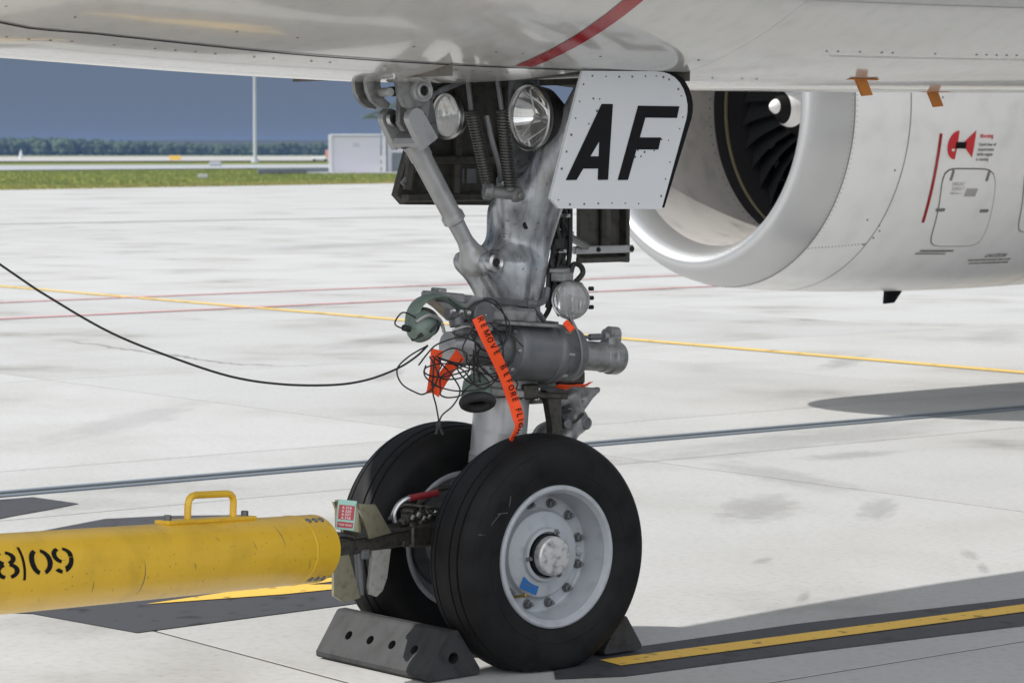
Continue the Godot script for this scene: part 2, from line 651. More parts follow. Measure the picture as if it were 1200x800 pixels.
func make_ground() -> void:
	tag(sheet("grass_field", [-900, -3300, 4300, -3300, 4300, 600, -900, 600], -0.06, M.grass), "flat green airfield grass reaching to the far trees")
	# the apron: a sheet of jointing compound with separate concrete slabs on it
	tag(sheet("apron", [-400, -480 + 560.0, 400, -480 + 400 * 0.0 + 560.0, 400, -243.9, -400, 75.6], -0.03, M.concrete_far), "pale concrete apron under and around the airliner")
	var ap := tag(sheet("apron_slabs", [-22, 9.5, 52, 9.5, 52, -50.2, -22, -50.2], -0.0014, M.joint), "jointed concrete slabs of the apron round the nose wheel")
	var xs := []
	var x := -0.63 - 4.7 * 4
	while x < 52.0:
		xs.append(x)
		x += 4.7
	var zs := [9.4, 5.2, 0.9, -3.9, -4.64]
	var z := -4.84
	zs.append(z)
	zs.append(-5.59)
	z = -5.59
	while z > -49.0:
		z -= 4.9
		zs.append(z)
	var rng := RandomNumberGenerator.new()
	rng.seed = 4
	for j in zs.size() - 1:
		if j == 4:
			continue
		for i in xs.size() - 1:
			var s := Soup.new()
			var sx: float = xs[i + 1] - xs[i] - 0.016
			var sz: float = zs[j] - zs[j + 1] - (0.014 if j < 3 or j > 5 else 0.012)
			s.box(Transform3D(Basis.IDENTITY, V((xs[i] + xs[i + 1]) / 2, -0.035, (zs[j] + zs[j + 1]) / 2)), V(sx, 0.07, sz), 0.0012)
			part("slab", s, M["slab%d" % rng.randi_range(0, 3)], ap, 20)
	# slot drain: a steel channel let into the concrete
	var dr := node("slot_drain", self)
	tag(dr, "long blue-grey steel slot drain set into the concrete behind the nose wheels", "", "", "structure")
	for e in [-4.672, -4.808]:
		var s := Soup.new()
		s.box(Transform3D(Basis.IDENTITY, V(15, 0.0, e)), V(74, 0.014, 0.05), 0.003)
		part("rail", s, M.steel_drain, dr)
	var s2 := Soup.new()
	s2.box(Transform3D(Basis.IDENTITY, V(15, -0.009, -4.74)), V(74, 0.01, 0.07), 0.001)
	part("slot", s2, M.gap, dr)
	# painted markings
	var pb := 0.003
	var py := 0.006
	tag(sheet("black_marking", [0.1, 0.19, 1.2, 0.2, 2.2, 0.31, 14, 1.02, 14, 1.46, 1.77, 0.705, 0.84, 0.61, 0.1, 0.555, -0.1, 0.46], pb, M.paint_black), "black painted border of the lead-in line behind the near wheel")
	strip("lead_in_line", Vector2(0.2, 0.365), Vector2(14, 1.16), 0.115, py, M.paint_yellow)
	tag(get_node("lead_in_line"), "yellow lead-in line on a black band running aft from the near wheel")
	tag(sheet("black_marking", [-0.80, -1.62, -0.703, -1.052, 0.161, -1.087, 1.3, -1.2, 1.2, -3.4, 0.904, -3.588, 0.65, -3.66, -0.011, -3.374, -1.6, -2.5], pb, M.paint_black), "black painted patch with yellow strokes beneath the tow bar")
	tag(sheet("black_marking", [0.768, -4.55, 0.82, -4.2, 0.626, -4.103, 0.38, -4.0, -1.2, -3.2, -1.6, -3.9, -0.4, -4.6], pb, M.paint_black), "small black painted patch by the slot drain at the frame's left")
	tag(sheet("yellow_marking", [-0.39, -1.53, 0.12, -1.41, 0.42, -1.385, 0.46, -1.44, 0.32, -1.54, 0.55, -1.555, 0.62, -1.635, 0.22, -1.61], py, M.paint_yellow), "yellow painted arrow stroke on the black patch below the tow bar")
	tag(sheet("yellow_marking", [-0.8, -3.0, -0.01, -3.37, 0.46, -3.3, 0.41, -3.22, 0.0, -3.18, -0.75, -2.85], py, M.paint_yellow), "thin yellow painted stroke along the tow bar's upper edge")
	# oil and tyre stains, and a crack, each with its own shape
	for v in 3:
		var im := Image.create(128, 128, false, Image.FORMAT_RGBA8)
		var fn := FastNoiseLite.new()
		fn.seed = 60 + v
		fn.frequency = 0.035
		fn.fractal_octaves = 4
		for py_ in 128:
			for px_ in 128:
				var q := Vector2(px_ - 63.5, py_ - 63.5) / 63.5
				var k := fn.get_noise_2d(px_ * 1.7, py_ * 0.7)
				var al := smoothstep(1.0, 0.25, q.length() + 0.4 * k)
				im.set_pixel(px_, py_, Color(0.36, 0.355, 0.345, al * [0.15, 0.09, 0.12][v] * smoothstep(1.0, 0.75, q.length())))
		var sm := mat(Color(1, 1, 1), 0.85)
		sm.albedo_texture = ImageTexture.create_from_image(im)
		sm.transparency = BaseMaterial3D.TRANSPARENCY_ALPHA
		M["stain%d" % v] = sm
	var rg := RandomNumberGenerator.new()
	rg.seed = 77
	var heaps := [[3.2, -2.15, 0.45, 0.16, 40, 1], [4.15, -3.0, 0.6, 0.16, 75, 0], [3.6, -1.78, 0.34, 0.08, 40, 1], [2.87, -0.55, 0.12, 0.03, 50, 1], [5.1, -3.45, 0.3, 0.12, 0, 1], [2.64, -0.27, 0.12, 0.02, 45, 1], [22.4, -33.0, 2.6, 0.7, 20, 0], [12.9, -9.4, 0.9, 0.25, 40, 0], [2.1, -0.95, 0.09, 0.03, 30, 1], [1.1, -2.4, 0.8, 0.16, 60, 0], [8.5, -12.5, 1.2, 0.25, 30, 0], [3.0, -7.5, 1.1, 0.2, 40, 0], [15.5, -20.5, 2.2, 0.5, 30, 0], [5.6, -4.2, 1.3, 0.3, 8, 0], [1.6, -0.2, 0.12, 0.02, 40, 1], [9.8, -8.2, 0.7, 0.12, 35, 1], [6.2, -9.3, 0.5, 0.08, 45, 1]]
	for e in heaps:
		var pl := PlaneMesh.new()
		pl.size = Vector2(e[2] * 3.2, e[3] * 3.0)
		var o := put("oil_stain", pl, M["stain%d" % (0 if e[5] == 1 else 1 + rg.randi() % 2)], self, Transform3D(Basis(Vector3.UP, deg_to_rad(e[4])), V(e[0], 0.0015 + rg.randf() * 0.001, e[1])))
		o.set_meta("kind", "structure")
	M.crack = mat(Color(0.26, 0.255, 0.25), 0.9)
	var ck := [[6.14, -13.98], [6.08, -12.98], [6.01, -12.05], [5.9, -11.22], [5.98, -10.72], [6.24, -10.41]]
	var up_side := []
	var low_side := []
	for i in 41:
		var f := i / 40.0 * 5.0
		var j := mini(int(f), 4)
		var c := Vector2(ck[j][0], ck[j][1]).lerp(Vector2(ck[j + 1][0], ck[j + 1][1]), f - j) + Vector2(rg.randf_range(-0.05, 0.05), 0)
		var wd := 0.006 + 0.035 * maxf(0.0, sin(f * 0.7)) * rg.randf()
		up_side.append(c.x + wd)
		up_side.append(c.y)
		low_side.push_front(c.y)
		low_side.push_front(c.x - wd)
	sheet("pavement_crack", up_side + low_side, 0.0028, M.crack)
	strip("yellow_line", Vector2(10.75, -60), Vector2(10.0, -1.5), 0.17, py, M.paint_yellow_far)
	tag(get_node("yellow_line"), "long yellow taxi line crossing the apron under the engine")
	strip("red_line", Vector2(-30, -18.28), Vector2(70, -22.4), 0.12, 0.008, M.paint_red)
	tag(get_node("red_line"), "farther of two thin red lines across the apron")
	strip("red_line", Vector2(-30, -14.9), Vector2(70, -21.1), 0.12, 0.008, M.paint_red)
	tag(get_node("red_line_001"), "nearer of two thin red lines across the apron")

func make_background() -> void:
	# bands of taxiway and road beyond the grass; far away, so each lies well above the one below
	tag(sheet("service_road", [-900, -228, 40, -228, 116, -229, 185, -257, 1200, -670, 1200, -760, 230, -333, 162, -330, -900, -322], 0.05, M.road), "grey road beyond the strip of grass")
	tag(sheet("taxiway", [-850, -470, 252, -458, 340, -470, 3000, -900, 3000, -1900, 1012, -1401, 604, -1169, -850, -1100], 0.2, M.taxiway), "pale taxiway far beyond the grass")
	tag(sheet("taxiway", [-900, -300, 163, -330, 205, -440, 205, -475, 120, -480, -900, -420], 0.12, M.taxiway), "pale branch of the taxiway joining the road")
	# rough edge of the grass: tufts too many to count
	var rng := RandomNumberGenerator.new()
	rng.seed = 9
	var s := Soup.new()
	for i in 7:
		var a := TAU * i / 7
		var d := V(cos(a), 0, sin(a))
		s.tri(d * 0.05 + d.cross(Vector3.UP) * 0.03, d * 0.05 - d.cross(Vector3.UP) * 0.03, d * 0.16 + V(0, rng.randf_range(0.14, 0.26), 0))
	var mm := MultiMesh.new()
	mm.transform_format = MultiMesh.TRANSFORM_3D
	mm.use_colors = true
	mm.mesh = s.mesh()
	mm.instance_count = 26000
	var gm := mat(Color(1, 1, 1), 0.95)
	gm.vertex_color_use_as_albedo = true
	for i in mm.instance_count:
		var u := rng.randf_range(-30.0, 230.0)
		var back := pow(rng.randf(), 1.6) * 95.0
		var p := V(u, -0.06, -84.0 - 0.3994 * u - back)
		mm.set_instance_transform(i, Transform3D(Basis(Vector3.UP, rng.randf() * TAU).scaled(Vector3.ONE * rng.randf_range(0.45, 1.0)), p))
		var dry := clampf(1.0 - back / 14.0, 0.0, 1.0) * 0.7 + 0.3 * rng.randf()
		mm.set_instance_color(i, Color(0.16, 0.22, 0.06).lerp(Color(0.33, 0.28, 0.11), dry))
	var g := MultiMeshInstance3D.new()
	g.name = "grass_tufts"
	g.multimesh = mm
	g.material_override = gm
	add_child(g)
	tag(g, "short tufts of green and dry grass along the apron's edge", "grass", "", "stuff")
	# far forest: one mass of crowns on the horizon
	var cs := Soup.new()
	for i in 26:
		var c := V(rng.randf_range(-0.45, 0.45), rng.randf_range(0.25, 0.9), rng.randf_range(-0.45, 0.45))
		var k := cs.n()
		cs.ball(c, rng.randf_range(0.14, 0.28), 7, V(1, 0.8, 1))
		for q in range(k, cs.n()):
			cs.p[q] += V(sin(cs.p[q].y * 37.0 + cs.p[q].z * 29.0), cos(cs.p[q].x * 41.0), sin(cs.p[q].x * 33.0 + 1.0)) * 0.03
	cs.cyl(V(0, -0.05, 0), V(0, 0.6, 0), 0.05, 0.03, 6)
	var fm := MultiMesh.new()
	fm.transform_format = MultiMesh.TRANSFORM_3D
	fm.use_colors = true
	fm.mesh = cs.mesh(25)
	fm.instance_count = 2600
	var fmat := mat(Color(1, 1, 1), 0.95)
	fmat.vertex_color_use_as_albedo = true
	var hn := FastNoiseLite.new()
	hn.seed = 12
	hn.frequency = 0.004
	for i in fm.instance_count:
		var u := rng.randf_range(-1500.0, 1500.0)
		var dep := rng.randf_range(2500.0, 2900.0)
		var p := V(u * 0.788 + dep * 0.6157, 0, u * 0.6157 - dep * 0.788)
		var hh: float = lerpf(15.5, 11.0, smoothstep(-560.0, -280.0, u)) + 3.0 * hn.get_noise_1d(u) + rng.randf_range(-2.5, 2.5)
		fm.set_instance_transform(i, Transform3D(Basis(Vector3.UP, rng.randf() * TAU).scaled(V(hh * 0.9, hh, hh * 0.9)), p))
		fm.set_instance_color(i, Color(0.045, 0.07, 0.035) * rng.randf_range(0.6, 1.4))
	var fo := MultiMeshInstance3D.new()
	fo.name = "forest"
	fo.multimesh = fm
	fo.material_override = fmat
	add_child(fo)
	tag(fo, "low dark forest along the horizon under the storm sky", "forest", "", "stuff")
	# high mast
	var mast := node("light_mast", self, V(276.7, 0, -433.5))
	tag(mast, "tall thin grey lighting mast beyond the grass", "mast")
	var ms := Soup.new()
	ms.cyl(V(0, 0.6, 0), V(0, 20.5, 0), 0.38, 0.24, 14, 0.02)
	part("pole", ms, M.mast, mast)
	ms = Soup.new()
	ms.cyl(V(0, -0.1, 0), V(0, 0.6, 0), 0.8, 0.7, 14, 0.05)
	part("base", ms, M.mast, mast)
	ms = Soup.new()
	ms.ring(at(V(0, 20, 0)), 1.4, 0.1, 20, 6)
	ms.box(at(V(0, 20, 0)), V(2.8, 0.1, 0.1))
	ms.box(at(V(0, 20, 0)), V(0.1, 0.1, 2.8))
	part("head_frame", ms, M.mast, mast)
	# service building: local x runs along the picture plane, local z towards the viewer
	var b := node("service_building", self, V(122.2, 0.0, -180.7))
	b.rotation_degrees.y = -34.0
	tag(b, "low pale service building with a dark canopy roof beyond the grass", "building")
	var f := Soup.new()
	f.box(at(V(2.15, 1.55, -2)), V(4.0, 3.1, 3.6), 0.02)
	part("wall", f, M.shed_wall, b)
	f = Soup.new()
	f.box(at(V(2.15, 2.35, -0.19)), V(0.5, 0.3, 0.05), 0.01)
	part("vent", f, M.mast, b)
	f = Soup.new()
	f.box(at(V(0.0, 1.6, -2)), V(0.3, 3.2, 4.0), 0.02)
	part("end_wall", f, M.shed_white, b)
	f = Soup.new()
	f.box(at(V(2.2, 3.17, -2)), V(4.3, 0.14, 3.9), 0.02)
	part("parapet", f, M.shed_white, b)
	f = Soup.new()
	f.box(at(V(4.42, 2.4, -0.4)), V(0.36, 4.6, 0.36), 0.02)
	part("column", f, M.shed_white, b)
	f = Soup.new()
	f.box(at(V(8.2, 2.1, -2.2)), V(7.0, 4.2, 3.0), 0.02)
	part("hall_wall", f, M.shed_wall, b)
	f = Soup.new()
	f.box(at(V(5.6, 0.85, -0.66)), V(1.0, 1.7, 0.1), 0.02)
	part("door", f, M.shed_dark, b)
	f = Soup.new()
	f.prism(at(V(0, 0, -4.0)), poly([2.6, 4.62, 5.4, 5.9, 12, 5.9, 12, 5.6, 5.4, 5.5, 2.7, 4.5]), 4.6)
	f.box(at(V(7.2, 4.66, -1.7)), V(9.2, 0.2, 4.4), 0.03)
	part("canopy_roof", f, M.canopy, b)
	f = Soup.new()
	f.box(at(V(4.5, 0.04, 0.6)), V(18, 0.16, 5), 0.02)
	part("plinth", f, M.concrete_far, b)
	# kerb blocks along the road
	for i in 8:
		var k := Soup.new()
		k.box(at(V(0, 0.22, 0)), V(0.85, 0.44, 0.4), 0.06)
		var o := part("kerb_block", k, M.shed_dark)
		o.position = V(112.4 + i * 1.45, 0, -175.8 - i * 0.8)
		o.rotation_degrees.y = -30.0
		tag(o, ["leftmost of the dark kerb blocks left of the pale building", "second dark kerb block from the left in the row by the road", "third dark kerb block from the left in the row by the road", "fourth dark kerb block from the left in the row by the road", "fourth dark kerb block counted from the pale building's left corner", "third dark kerb block counted from the pale building's left corner", "second dark kerb block counted from the pale building's left corner", "dark kerb block nearest to the pale building's left corner"][i], "kerb block", "kerb blocks by the building")
	# airfield signs, marker post, utility box
	var sg := node("airfield_sign", self, V(294.7, 0, -492.9))
	sg.rotation_degrees.y = -38.0
	tag(sg, "small yellow airfield sign standing on the far taxiway edge", "sign")
	f = Soup.new()
	f.box(at(V(0, 0.75, 0)), V(2.4, 0.9, 0.25), 0.03)
	part("panel", f, M.paint_yellow, sg)
	f = Soup.new()
	for e in [-0.8, 0.8]:
		f = Soup.new()
		f.box(at(V(e, 0.15, 0)), V(0.1, 0.4, 0.1), 0.01)
		part("foot", f, M.shed_dark, sg)
	var mp := node("marker_post", self, V(347.4, 0, -661.6))
	tag(mp, "small white marker post with a pointed top far off at left", "post")
	f = Soup.new()
	f.cyl(V(0, 0, 0), V(0, 1.6, 0), 0.55, 0.45, 10, 0.05)
	part("body", f, M.shed_white, mp)
	f = Soup.new()
	f.cyl(V(0, 1.6, 0), V(0, 2.7, 0), 0.35, 0.1, 10, 0.05)
	part("top", f, M.shed_white, mp)
	for e in [[89.2, -147.0, "low grey drain box lying in the grass left of the mast", 0.45], [178.7, -289.8, "grey utility box on the road edge left of the mast's foot", 1.0]]:
		var ub := node("utility_box", self, V(e[0], 0, e[1]))
		ub.rotation_degrees.y = -38.0
		ub.scale = Vector3.ONE * e[3]
		tag(ub, e[2], "utility box")
		f = Soup.new()
		f.box(at(V(0, 0.3, 0)), V(1.5, 0.5, 0.9), 0.06)
		part("box", f, M.road, ub)
		f = Soup.new()
		f.box(at(V(0, 0.59, 0)), V(1.3, 0.1, 0.8), 0.03)
		part("lid", f, M.mast, ub)
	var rb := node("marker_board", self, V(291.5, 0, -431.0))
	rb.rotation_degrees.y = -38.0
	tag(rb, "small red board on a white post beside the pale building", "board")
	f = Soup.new()
	f.box(at(V(0, 1.4, 0)), V(0.7, 1.9, 0.12), 0.02)
	part("panel", f, M.paint_red, rb)
	f = Soup.new()
	f.box(at(V(0, 0.25, 0)), V(0.12, 0.6, 0.1), 0.02)
	part("post", f, M.shed_white, rb)
	var cv := node("parked_cart", self, V(286.9, 0.1, -425.6))
	cv.rotation_degrees.y = -38.0
	tag(cv, "low white cart parked on the road left of the pale building", "cart")
	f = Soup.new()
	f.box(at(V(-0.6, 0.55, 0)), V(2.9, 0.4, 1.4), 0.12)
	f.box(at(V(0.0, 0.8, 0)), V(1.2, 0.3, 1.2), 0.1)
	part("body", f, M.shed_white, cv)
	for e in [[-1.6, 0.6], [0.5, 0.6], [-1.6, -0.6], [0.5, -0.6]]:
		f = Soup.new()
		f.cyl(V(e[0], 0.26, e[1] - 0.1), V(e[0], 0.26, e[1] + 0.1), 0.26)
		part("wheel", f, M.rubber, cv)

# ------------------------------------------------------------------ the airliner
const NOSE_X := [-5.07, -4.95, -4.7, -4.0, -3.0, -2.0, -1.63, -1.0, -0.3, 1.0, 2.8, 26.0]
const NOSE_B := [3.3, 3.02, 2.78, 2.36, 2.06, 1.912, 1.886, 1.857, 1.838, 1.834, 1.849, 1.849]
const NOSE_T := [3.3, 3.55, 3.75, 4.2, 4.95, 5.55, 5.68, 5.82, 5.92, 5.97, 5.98, 5.98]
const NOSE_R := [0.0, 0.28, 0.52, 1.07, 1.5, 1.76, 1.82, 1.9, 1.95, 1.975, 1.975, 1.975]
func look(t: Array, x: float) -> float:
	for i in NOSE_X.size() - 1:
		if x <= NOSE_X[i + 1]:
			var k := clampf((x - NOSE_X[i]) / (NOSE_X[i + 1] - NOSE_X[i]), 0.0, 1.0)
			return cubic_interpolate(t[i], t[i + 1], t[maxi(i - 1, 0)], t[mini(i + 2, t.size() - 1)], k)
	return t[-1]

func skin_at(x: float, a: float, out := 0.0) -> Vector3:
	# a is measured from straight down, positive to port
	var b := look(NOSE_B, x)
	var t := look(NOSE_T, x)
	var r := look(NOSE_R, x)
	var mid := b + r if x > -1.0 else lerpf(b + r, (b + t) / 2, clampf((-1.0 - x) / 3.0, 0, 1))
	mid = minf(mid, t - 0.001)
	var v := (mid - b) if cos(a) > 0.0 else (t - mid)
	var n := Vector3(0, -cos(a), sin(a))
	return V(x, mid - cos(a) * v, sin(a) * r) + n * out

func skin_z(x: float, z: float, out := 0.0) -> Vector3:
	return skin_at(x, asin(clampf(z / maxf(look(NOSE_R, x), 0.01), -1, 1)), out)

# the open wheel well under the nose: edges to starboard and to port
const WELL := [[-0.47, -0.30, 0.0], [-0.40, -0.40, 0.03], [-0.24, -0.42, 0.09], [-0.10, -0.42, 0.2], [0.0, -0.42, 0.33], [0.06, -0.42, 0.40], [0.10, -0.42, 0.42], [0.47, -0.42, 0.42]]
func well_edge(x: float, k: int) -> float:
	for i in WELL.size() - 1:
		if x <= WELL[i + 1][0]:
			return lerpf(WELL[i][k], WELL[i + 1][k], (x - WELL[i][0]) / (WELL[i + 1][0] - WELL[i][0]))
	return WELL[-1][k]

func make_airliner() -> void:
	var air := node("airliner", self)
	tag(air, "white airliner seen from beneath its nose, nose gear and starboard engine in view", "airliner")
	make_fuselage(air)
	make_engine(air)
	make_gear(air)
	make_doors(air)
	for s in [1.0, -1.0]:
		make_wheel(air, s)

func make_fuselage(air: Node3D) -> void:
	var cols := []
	var x := -5.07
	while x < -0.6:
		cols.append([x, false])
		x += 0.03 if x < -4.7 else 0.1
	cols.append([-0.472, false])
	x = -0.47
	while x < 0.471:
		cols.append([x, true])
		x += 0.02
	cols.append([0.471, true])
	cols.append([0.473, false])
	x = 0.7
	while x < 3.5:
		cols.append([x, false])
		x += 0.2
	for e in [5.0, 8.0, 12.0, 16.0, 20.0, 26.0]:
		cols.append([e, false])
	var s := Soup.new()
	var nn := 44
	var prev := []
	for c in cols:
		var ring := []
		var r := look(NOSE_R, c[0])
		var a0 := 0.0
		var a1 := 0.0
		if c[1]:
			a0 = asin(well_edge(c[0], 1) / r)
			a1 = asin(well_edge(c[0], 2) / r)
		for i in nn + 1:
			ring.append(skin_at(c[0], lerpf(a1, PI, pow(float(i) / nn, 1.7))))
		for i in nn + 1:
			ring.append(skin_at(c[0], lerpf(a0, -PI, pow(float(i) / nn, 1.7))))
		if prev:
			for i in nn:
				s.quad(prev[i], prev[i + 1], ring[i + 1], ring[i])
				s.quad(prev[nn + 1 + i], ring[nn + 1 + i], ring[nn + 2 + i], prev[nn + 2 + i])
		prev = ring
	# the skin's own thickness along the well
	s.orient(0)
	var lips := [Soup.new(), Soup.new()]
	for k in [1, 2]:
		var lip: Soup = lips[k - 1]
		for i in cols.size() - 1:
			if cols[i][1] and cols[i + 1][1]:
				var A := skin_z(cols[i][0], well_edge(cols[i][0], k))
				var B := skin_z(cols[i + 1][0], well_edge(cols[i + 1][0], k))
				lip.quad(A, B, B + V(0, 0.012, 0), A + V(0, 0.012, 0))
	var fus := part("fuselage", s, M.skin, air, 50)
	for e in lips:
		part("skin_edge", e, M.gap, fus)
	# inside of the well
	var w := Soup.new()
	for i in cols.size() - 1:
		if cols[i][1] and cols[i + 1][1]:
			for k in [1, 2]:
				var A := skin_z(cols[i][0], well_edge(cols[i][0], k)) + V(0, 0.012, 0)
				var B := skin_z(cols[i + 1][0], well_edge(cols[i + 1][0], k)) + V(0, 0.012, 0)
				var zk := -0.43 if k == 1 else 0.43
				w.quad(A, B, V(B.x, 1.96, zk), V(A.x, 1.96, zk))
				w.quad(V(A.x, 1.96, zk), V(B.x, 1.96, zk), V(B.x, 2.75, zk), V(A.x, 2.75, zk))
	w.quad(V(-0.47, 1.85, -0.43), V(-0.47, 1.85, 0.43), V(-0.47, 2.75, 0.43), V(-0.47, 2.75, -0.43))
	w.quad(V(0.471, 1.85, -0.43), V(0.471, 1.85, 0.43), V(0.471, 2.75, 0.43), V(0.471, 2.75, -0.43))
	w.quad(V(-0.47, 2.75, -0.43), V(0.471, 2.75, -0.43), V(0.471, 2.75, 0.43), V(-0.47, 2.75, 0.43))
	part("wheel_well", w, M.well, air)
	w = Soup.new()
	for i in 4:
		w.box(at(V(-0.3 + i * 0.24, 2.36, -0.40)), V(0.03, 0.76, 0.05))
		w.box(at(V(-0.3 + i * 0.24, 2.36, 0.40)), V(0.03, 0.76, 0.05))
	w.box(at(V(0.0, 2.1, -0.39)), V(0.92, 0.04, 0.06))
	w.box(at(V(0.0, 2.08, 0.39)), V(0.92, 0.04, 0.06))
	for i in 5:
		w.wire([V(-0.44 + i * 0.05, 2.7, -0.3 + i * 0.1), V(-0.2, 2.2 - 0.05 * i, -0.36 + 0.02 * i), V(0.2, 2.1, -0.35 + i * 0.02), V(0.44, 2.3 + i * 0.06, -0.3)], 0.01)
	part("well_ribs", w, M.gear_dark, air)
	# seam of the closed forward doors, panel laps
	var seam := Soup.new()
	var pz := [[-3.2, 0.50], [-1.966, 0.452], [-1.434, 0.43], [-0.853, 0.412], [-0.242, 0.412], [0.06, 0.408]]
	band(seam, pz, 0.005, 0.0025)
	part("door_seam", seam, M.gap, fus)
	seam = Soup.new()
	var pz2 := []
	for q in pz:
		pz2.append([q[0], -q[1]])
	band(seam, pz2, 0.005, 0.0025)
	part("door_seam", seam, M.gap, fus)
	var lap := Soup.new()
	band(lap, [[0.9, 0.62], [6.0, 0.62]], 0.0016, 0.0015)
	band(lap, [[-4.0, 0.78], [-0.2, 0.95], [6.0, 0.98]], 0.0014, 0.0015)
	band(lap, [[-2.6, 0.1], [-0.5, 0.08]], 0.0014, 0.0015)
	band(lap, [[-2.6, -0.1], [-0.6, -0.1]], 0.0012, 0.0015)
	for xx in [-2.45, 2.7]:
		hoop(lap, xx, 0.0018, 0.0015, -0.6, 0.75)
	part("panel_lap", lap, M.barrel, fus)
	var stripe := Soup.new()
	stripe.grid(func(u: float, v: float): return skin_at(lerpf(-0.236, -0.166, v) + 0.03 * sin(u * 3.0), lerpf(0.222, 1.2, u), 0.002), 40, 2)
	part("red_stripe", stripe, M.red_paint, fus)
	# rivets in rows, too many and too small to pick apart
	var rng := RandomNumberGenerator.new()
	rng.seed = 21
	var rv := Soup.new()
	var spots := []
	for i in 60:
		spots.append([-3.0 + i * 0.065, 0.35 + 0.0 * i])
	for i in 34:
		spots.append([-2.9 + i * 0.1, 0.55])
	for r in [[2.7, 10]]:
		for i in r[1]:
			spots.append([r[0] + 0.03, 0.25 + i * 0.045])
			spots.append([r[0] - 0.03, 0.25 + i * 0.045])
	for i in 40:
		spots.append([0.8 + 0.05 * i, 0.66])
	for e in spots:
		if rng.randf() < 0.5:
			continue
		var c := skin_z(e[0], e[1], 0.001)
		var nr := (skin_z(e[0], e[1], 1.0) - skin_z(e[0], e[1])).normalized()
		rv.lathe(Soup.along(c, c + nr), [Vector2(0, 0.0015), Vector2(rng.randf_range(0.0025, 0.0045), 0.001), Vector2(0.0045, 0)], 6)
	tag(part("rivets", rv, M.rivet, fus), "small dark rivets in the belly skin", "", "", "stuff")
	# amber blade drains on the belly
	for e in [[1.30, 0.36], [1.98, 0.05]]:
		var c := skin_z(e[0], e[1])
		var bl := Soup.new()
		bl.prism(at(c + V(0, 0, -0.006)), poly([-0.03, 0.02, 0.02, 0.02, 0.06, -0.05, 0.015, -0.054]), 0.012)
		bl.box(at(c + V(0.0, 0.002, 0)), V(0.13, 0.005, 0.06), 0.002)
		part("blade_antenna", bl, M.amber, fus)
	# starboard wing root that carries the engine
	var wg := Soup.new()
	var rings := []
	for q in [[0.0, 6.6, 7.2, 2.6, 0.9], [-1.9, 7.2, 6.4, 2.75, 0.75], [-5.75, 9.2, 4.3, 3.15, 0.5], [-10.5, 11.6, 2.9, 3.6, 0.32]]:
		var rg := []
		for i in 24:
			var a := TAU * i / 24
			var u := 0.5 - 0.5 * cos(a)
			rg.append(V(q[1] + q[2] * u, q[3] + q[4] * 0.5 * sin(a) * (1.0 - 0.55 * u), q[0]))
		rings.append(rg)
	wg.loft(rings)
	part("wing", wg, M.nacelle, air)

func band(s: Soup, pz: Array, w: float, out: float) -> void:
	# a thin strip lying on the belly skin through points x, z
	var pts := []
	for q in pz:
		pts.append(V(q[0], 0, q[1]))
	pts = Soup.smooth(pts, 10)
	for i in pts.size() - 1:
		var a: Vector3 = pts[i]
		var b: Vector3 = pts[i + 1]
		var k := s.n()
		s.quad(skin_z(a.x, a.z - w, out), skin_z(b.x, b.z - w, out), skin_z(b.x, b.z + w, out), skin_z(a.x, a.z + w, out))

func hoop(s: Soup, x: float, w: float, out: float, a0: float, a1: float) -> void:
	for i in 40:
		var p := lerpf(a0, a1, i / 40.0)
		var q := lerpf(a0, a1, (i + 1) / 40.0)
		s.quad(skin_at(x - w, p, out), skin_at(x + w, p, out), skin_at(x + w, q, out), skin_at(x - w, q, out))

# ------------------------------------------------------------------ the engine
const EY := 1.92
const EZ := -5.75
const NAC := [[6.28, 1.137], [6.5, 1.158], [6.72, 1.173], [7.0, 1.187], [7.4, 1.199], [7.9, 1.208], [8.4, 1.21], [9.0, 1.2], [9.6, 1.15], [10.1, 1.06]]
func nac_r(x: float) -> float:
	for i in NAC.size() - 1:
		if x <= NAC[i + 1][0]:
			return lerpf(NAC[i][1], NAC[i + 1][1], (x - NAC[i][0]) / (NAC[i + 1][0] - NAC[i][0]))
	return 1.06

func nac(x: float, deg: float, out := 0.0) -> Vector3:
	# deg from level port side, negative below
	var a := deg_to_rad(deg)
	return V(x, EY + sin(a) * (nac_r(x) + out), EZ + cos(a) * (nac_r(x) + out))

func nac_patch(s: Soup, f: Callable, out: float, nu := 10, nv := 6) -> void:
	s.grid(func(u: float, v: float):
		var q: Vector2 = f.call(u, v)
		return nac(q.x, q.y, out), nu, nv)

func nac_text(parent: Node3D, called: String, txt: String, x: float, deg: float, h: float, m: Material, slant := 0.0) -> void:
	var t := TextMesh.new()
	t.text = txt
	var f := SystemFont.new()
	f.font_names = PackedStringArray(["Droid Sans"])
	f.font_weight = 400
	t.font = f
	t.font_size = 32
	t.pixel_size = h / 24.0
	t.depth = 0.002
	t.horizontal_alignment = HORIZONTAL_ALIGNMENT_LEFT
	var a := deg_to_rad(deg)
	var c := nac(x, deg, 0.006)
	put(called, t, m, parent, Transform3D(Basis(Vector3.RIGHT, -a) * Basis(Vector3.FORWARD, slant), c))

